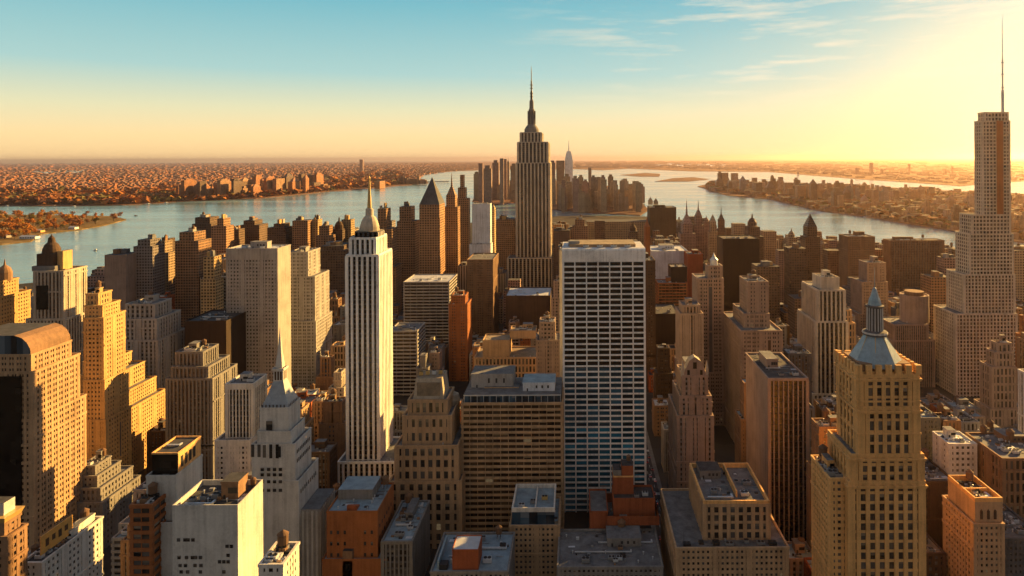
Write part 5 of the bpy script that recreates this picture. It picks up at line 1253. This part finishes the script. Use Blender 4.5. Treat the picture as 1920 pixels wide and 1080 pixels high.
def right_region():
    px = ru(1080, 1960); sh = float(np.interp(px, [1080, 1225, 1440, 1530, 1620, 1700, 1800, 1960], [316, 316, 321, 328, 335, 340, 346, 338])); return px, 303 + (sh - 304) * rnd()
scatter('distant_houses', 1300, right_region, ['house_pink', 'house_dark', 'house_pink'], (20, 60), (6, 16), 13)
def peni_region():
    px = ru(1330, 1960); lo = float(np.interp(px, [1345, 1440, 1540, 1620, 1700, 1800, 1960], [360, 372, 395, 405, 418, 434, 458])); up = float(np.interp(px, [1340, 1440, 1620, 1800, 1960], [344, 346, 352, 361, 369])); return px, up + (lo - 1 - up) * rnd()
scatter('distant_houses', 1700, peni_region, ['house_pink', 'house_dark', 'house_rust', 'far_brown', 'far_dark'], (16, 60), (8, 34), 14)
scatter('distant_woodland', 700, peni_region, ['leaf_rust', 'leaf_olive'], (16, 34), (0, 0), 15, True)

# ------------------------------------------------------------------ the river island with its autumn trees
random.seed(21)
def tree_meshes(mat, seed):
    random.seed(seed); tr = MB()
    tr.lathe(0, 0, [(.9, 0), (.6, 6), (.4, 11), (.15, 17)], 'bark', 6)
    for k in range(5):
        a = k * 1.3 + ru(-.2, .2); tr.bar((0, 0, 6 + k * 1.6), (4.5 * math.cos(a), 4.5 * math.sin(a), 11 + k * 1.8), .22, 'bark', 4)
    cr = MB()
    lobes = [(ru(-5, 5), ru(-5, 5), ru(9, 19), ru(3.2, 5.2)) for _ in range(9)]
    for lx, ly, lz, lr in lobes:
        for k in range(46):
            d = Vector((random.gauss(0, 1), random.gauss(0, 1), random.gauss(0, .8))).normalized() * lr * ru(.55, 1.08)
            c = Vector((lx, ly, lz)) + d
            u = Vector((ru(-1, 1), ru(-1, 1), ru(-1, 1))).normalized() * ru(.7, 1.3); v = u.cross(d).normalized() * ru(.7, 1.2)
            cr.quad([tuple(c + u), tuple(c + v), tuple(c - u), tuple(c - v)], mat)
    a, b = tr.build('trunk'), cr.build('crown')
    me = (a.data, b.data); bpy.data.objects.remove(a); bpy.data.objects.remove(b)
    return me
TREES = [('orange', tree_meshes('leaf_orange', 31)), ('rust-brown', tree_meshes('leaf_rust', 32)), ('golden', tree_meshes('leaf_gold', 33)), ('olive', tree_meshes('leaf_olive', 34))]
random.seed(40)
n_t = 0
while n_t < 130:
    px = ru(-20, 232); py = ru(404, 450)
    lo = float(np.interp(px, [-20, 58, 78, 150, 200, 237], [456, 450, 436, 427.5, 419, 411]))
    if py > lo - 1 or py < float(np.interp(px, [0, 100, 210, 237], [403, 404, 406, 410])): continue
    X, Y = ground(px, py, 3)
    if not in_poly(X, Y, ISLE): continue
    col, (ta, tb) = TREES[random.choice([0, 0, 0, 1, 1, 2, 3])]
    root = thing('tree', f'{col} autumn tree among the trees covering the river island', 'tree', (X, Y, 3.0), f'{col} trees on the river island')
    s = ru(.9, 1.7); root.scale = (s * 1.15, s * 1.15, s); root.rotation_euler.z = ru(0, 6)
    for nm, me in (('trunk', ta), ('crown', tb)):
        c = bpy.data.objects.new(nm, me); scene.collection.objects.link(c); c.parent = root
    n_t += 1
for px0, px1, py, col, lab in ((36, 66, 448, 'white_paint', 'long white boathouse on the near shore of the island'), (0, 12, 446, 'pale_grey', 'small grey shed left of the white boathouse'), (128, 140, 430, 'white_paint', 'small white shed on the shore in the middle of the island'), (62, 76, 436, 'buff_brick', 'cream shed behind the white boathouse')):
    xa, Y = ground(px0, py, 3); xb = xa + (px1 - px0) / F * Y
    m = MB(); m.box(xa, xb, Y, Y + 22, 3, 11, col, 'roof_pale', skip='D'); m.quad([(xa - 1, Y - 1, 11), (xb + 1, Y - 1, 11), (xb, Y + 11, 15), (xa, Y + 11, 15)], 'roof_pale'); m.quad([(xb + 1, Y + 23, 11), (xa - 1, Y + 23, 11), (xa, Y + 11, 15), (xb, Y + 11, 15)], 'roof_pale')
    for k in range(6): m.box(xa + (xb - xa) * (.06 + .155 * k), xa + (xb - xa) * (.06 + .155 * k + .08), Y - .2, Y, 5, 9, 'dark_grey', skip='B')
    tag(m.build('boathouse', None, ((xa + xb) / 2, Y + 11, 3)), lab, 'shed')

# ------------------------------------------------------------------ low bridge across the far channel
xa, ya = ground(800, 342.5, 6); xb, yb = ground(842, 341.5, 6)
br = thing('bridge', 'low bridge crossing the far channel behind the needle-topped tower', 'bridge', ((xa + xb) / 2, (ya + yb) / 2, 0))
m = MB(); m.bar((xa, ya, 16), (xb, yb, 16), 5, 'far_grey', 6); m.build('deck', br)
for k in range(7):
    m = MB(); q = (k + .5) / 7; px_, py_ = xa + (xb - xa) * q, ya + (yb - ya) * q; m.box(px_ - 3, px_ + 3, py_ - 4, py_ + 4, -.5, 13, 'pale_grey'); m.build('pier', br)
# ------------------------------------------------------------------ boats
def boat(px, py, L, lab, grp=None, mat='white_paint'):
    X, Y = ground(px, py, 0)
    root = thing('boat', lab, 'boat', (X, Y, 0), grp); b = L * .16
    m = MB(); pts = [(-L / 2, -b), (L * .25, -b), (L / 2, 0), (L * .25, b), (-L / 2, b)]
    m.prism([(X + x * 0.88, Y + y * .8) for x, y in pts], -.3, .4, 'dark_grey', cap=False); m.prism([(X + x, Y + y) for x, y in pts], .4, 2.2, mat, 'roof_pale'); m.build('hull', root)
    m = MB(); m.box(X - L * .3, X + L * .12, Y - b * .65, Y + b * .65, 2.2, 5.0, mat, 'roof_pale', skip='D'); m.box(X - L * .28, X + L * .1, Y - b * .68, Y - b * .65, 3.2, 4.3, 'black_glass', skip='B'); m.build('cabin', root)
    m = MB(); m.bar((X, Y, 5), (X, Y, 9), .15, 'pale_metal', 5); m.build('mast', root)
for px, py, L, lab in ((255, 405, 20, 'small dark boat in the open river off the island tip'), (102, 386.5, 34, 'white ferry moored at the far shore, left of the other boats'), (140, 387, 22, 'small white boat at the far shore beside the ferry'),
                       (278, 382.5, 40, 'long white boat by the far shore trees'), (312, 380.5, 30, 'white boat at the far shore near the orange towers'), (14, 386.5, 26, 'white boat at the far shore by the edge of the picture'), (180, 470, 14, 'tiny boat alone in the near channel'),
                       (1630, 407, 50, 'white boat along the right-hand river bank'), (1600, 402.5, 30, 'small boat along the right-hand river bank')):
    boat(px, py, L, lab, mat='dark_grey' if 'dark' in lab else 'white_paint')

# ------------------------------------------------------------------ cars on the avenue
for nm, col in (('car_white', (.75, .75, .74)), ('car_black', (.02, .02, .022)), ('car_yellow', (.65, .38, .03)), ('car_red', (.35, .03, .025)), ('car_grey', (.28, .29, .30))): flat_mat(nm, col, .3, .1, .03)
m_, t_, b_ = new_mat('lamp_red'); b_.inputs['Base Color'].default_value = (.5, .02, .01, 1); b_.inputs['Emission Color'].default_value = (1, .05, .02, 1); b_.inputs['Emission Strength'].default_value = 1.5
flat_mat('tyre', (.015, .015, .015), .9)
def car_meshes(col):
    out = []
    m = MB(); prof = [(-2.25, .35), (-2.3, .8), (-2.1, .95), (-1.5, 1.0), (.9, .98), (2.1, .85), (2.3, .6), (2.25, .35)]
    for (a, za), (b, zb) in zip(prof, prof[1:]): m.quad([(-.9, a, za), (.9, a, za), (.9, b, zb), (-.9, b, zb)][::-1], col)
    m.quad([(-.9, a, z) for a, z in prof], col); m.quad([(.9, a, z) for a, z in prof][::-1], col)
    out.append(('body', m))
    m = MB(); pc = [(-1.75, .98), (-1.2, 1.42), (.35, 1.45), (1.05, .98)]
    for (a, za), (b, zb) in zip(pc, pc[1:]): m.quad([(-.78, a, za), (.78, a, za), (.72, b, zb), (-.72, b, zb)][::-1], col if za > 1.2 and zb > 1.2 else 'black_glass')
    m.quad([(-.78, a, z) for a, z in pc], 'black_glass'); m.quad([(.78, a, z) for a, z in pc][::-1], 'black_glass'); out.append(('cabin', m))
    for sx in (-.82, .82):
        for sy in (-1.4, 1.4):
            m = MB(); n = 10
            ring = [(sy + .33 * math.cos(2 * math.pi * k / n), .33 + .33 * math.sin(2 * math.pi * k / n)) for k in range(n)]
            for k in range(n): a, b = ring[k], ring[(k + 1) % n]; m.quad([(sx - .11, *a), (sx + .11, *a), (sx + .11, *b), (sx - .11, *b)], 'tyre')
            m.quad([(sx + .11, *p) for p in ring], 'grey_metal'); m.quad([(sx - .11, *p) for p in ring][::-1], 'grey_metal'); out.append(('wheel', m))
    for sx in (-.7, .55):
        m = MB(); m.box(sx, sx + .16, -2.32, -2.28, .65, .8, 'lamp_red'); out.append(('tail_light', m))
    res = []
    for nm, m in out:
        o = m.build(nm); res.append((nm, o.data)); bpy.data.objects.remove(o)
    return res
CARS = [(c, car_meshes('car_' + c)) for c in ('white', 'black', 'yellow', 'red', 'grey')]
random.seed(50)
y = 470.0; lane = 0; cnum = {}
while y < 760:
    lane = (lane + random.choice([1, 2])) % 3
    c, meshes = CARS[random.choice([0, 1, 1, 2, 2, 3, 4])]
    root = thing('car', f'tiny {c} car driving along the avenue beside the white grid slab', 'car', (AX0 + 3.5 + 1.58 + lane * 3.17, y, 3.06), f'{c} cars on the avenue')
    for nm, me in meshes:
        o = bpy.data.objects.new(nm, me); scene.collection.objects.link(o); o.parent = root
    y += ru(5.5, 14)

# ------------------------------------------------------------------ evening haze
m = MB(); m.box(-88000, 88000, -2500, 84000, -1.6, 500, 'asphalt')
hz = m.build('haze'); hz.data.materials.clear()
mt = bpy.data.materials.new('evening_haze'); mt.use_nodes = True; t = NT(mt.node_tree); t.n.clear()
pv = t.add('ShaderNodeVolumePrincipled', {'Color': (1.0, .70, .62, 1), 'Density': 1.9e-5, 'Anisotropy': .8})
t.l.new(pv.outputs[0], t.add('ShaderNodeOutputMaterial').inputs['Volume'])
hz.data.materials.append(mt); tag(hz, kind='stuff')
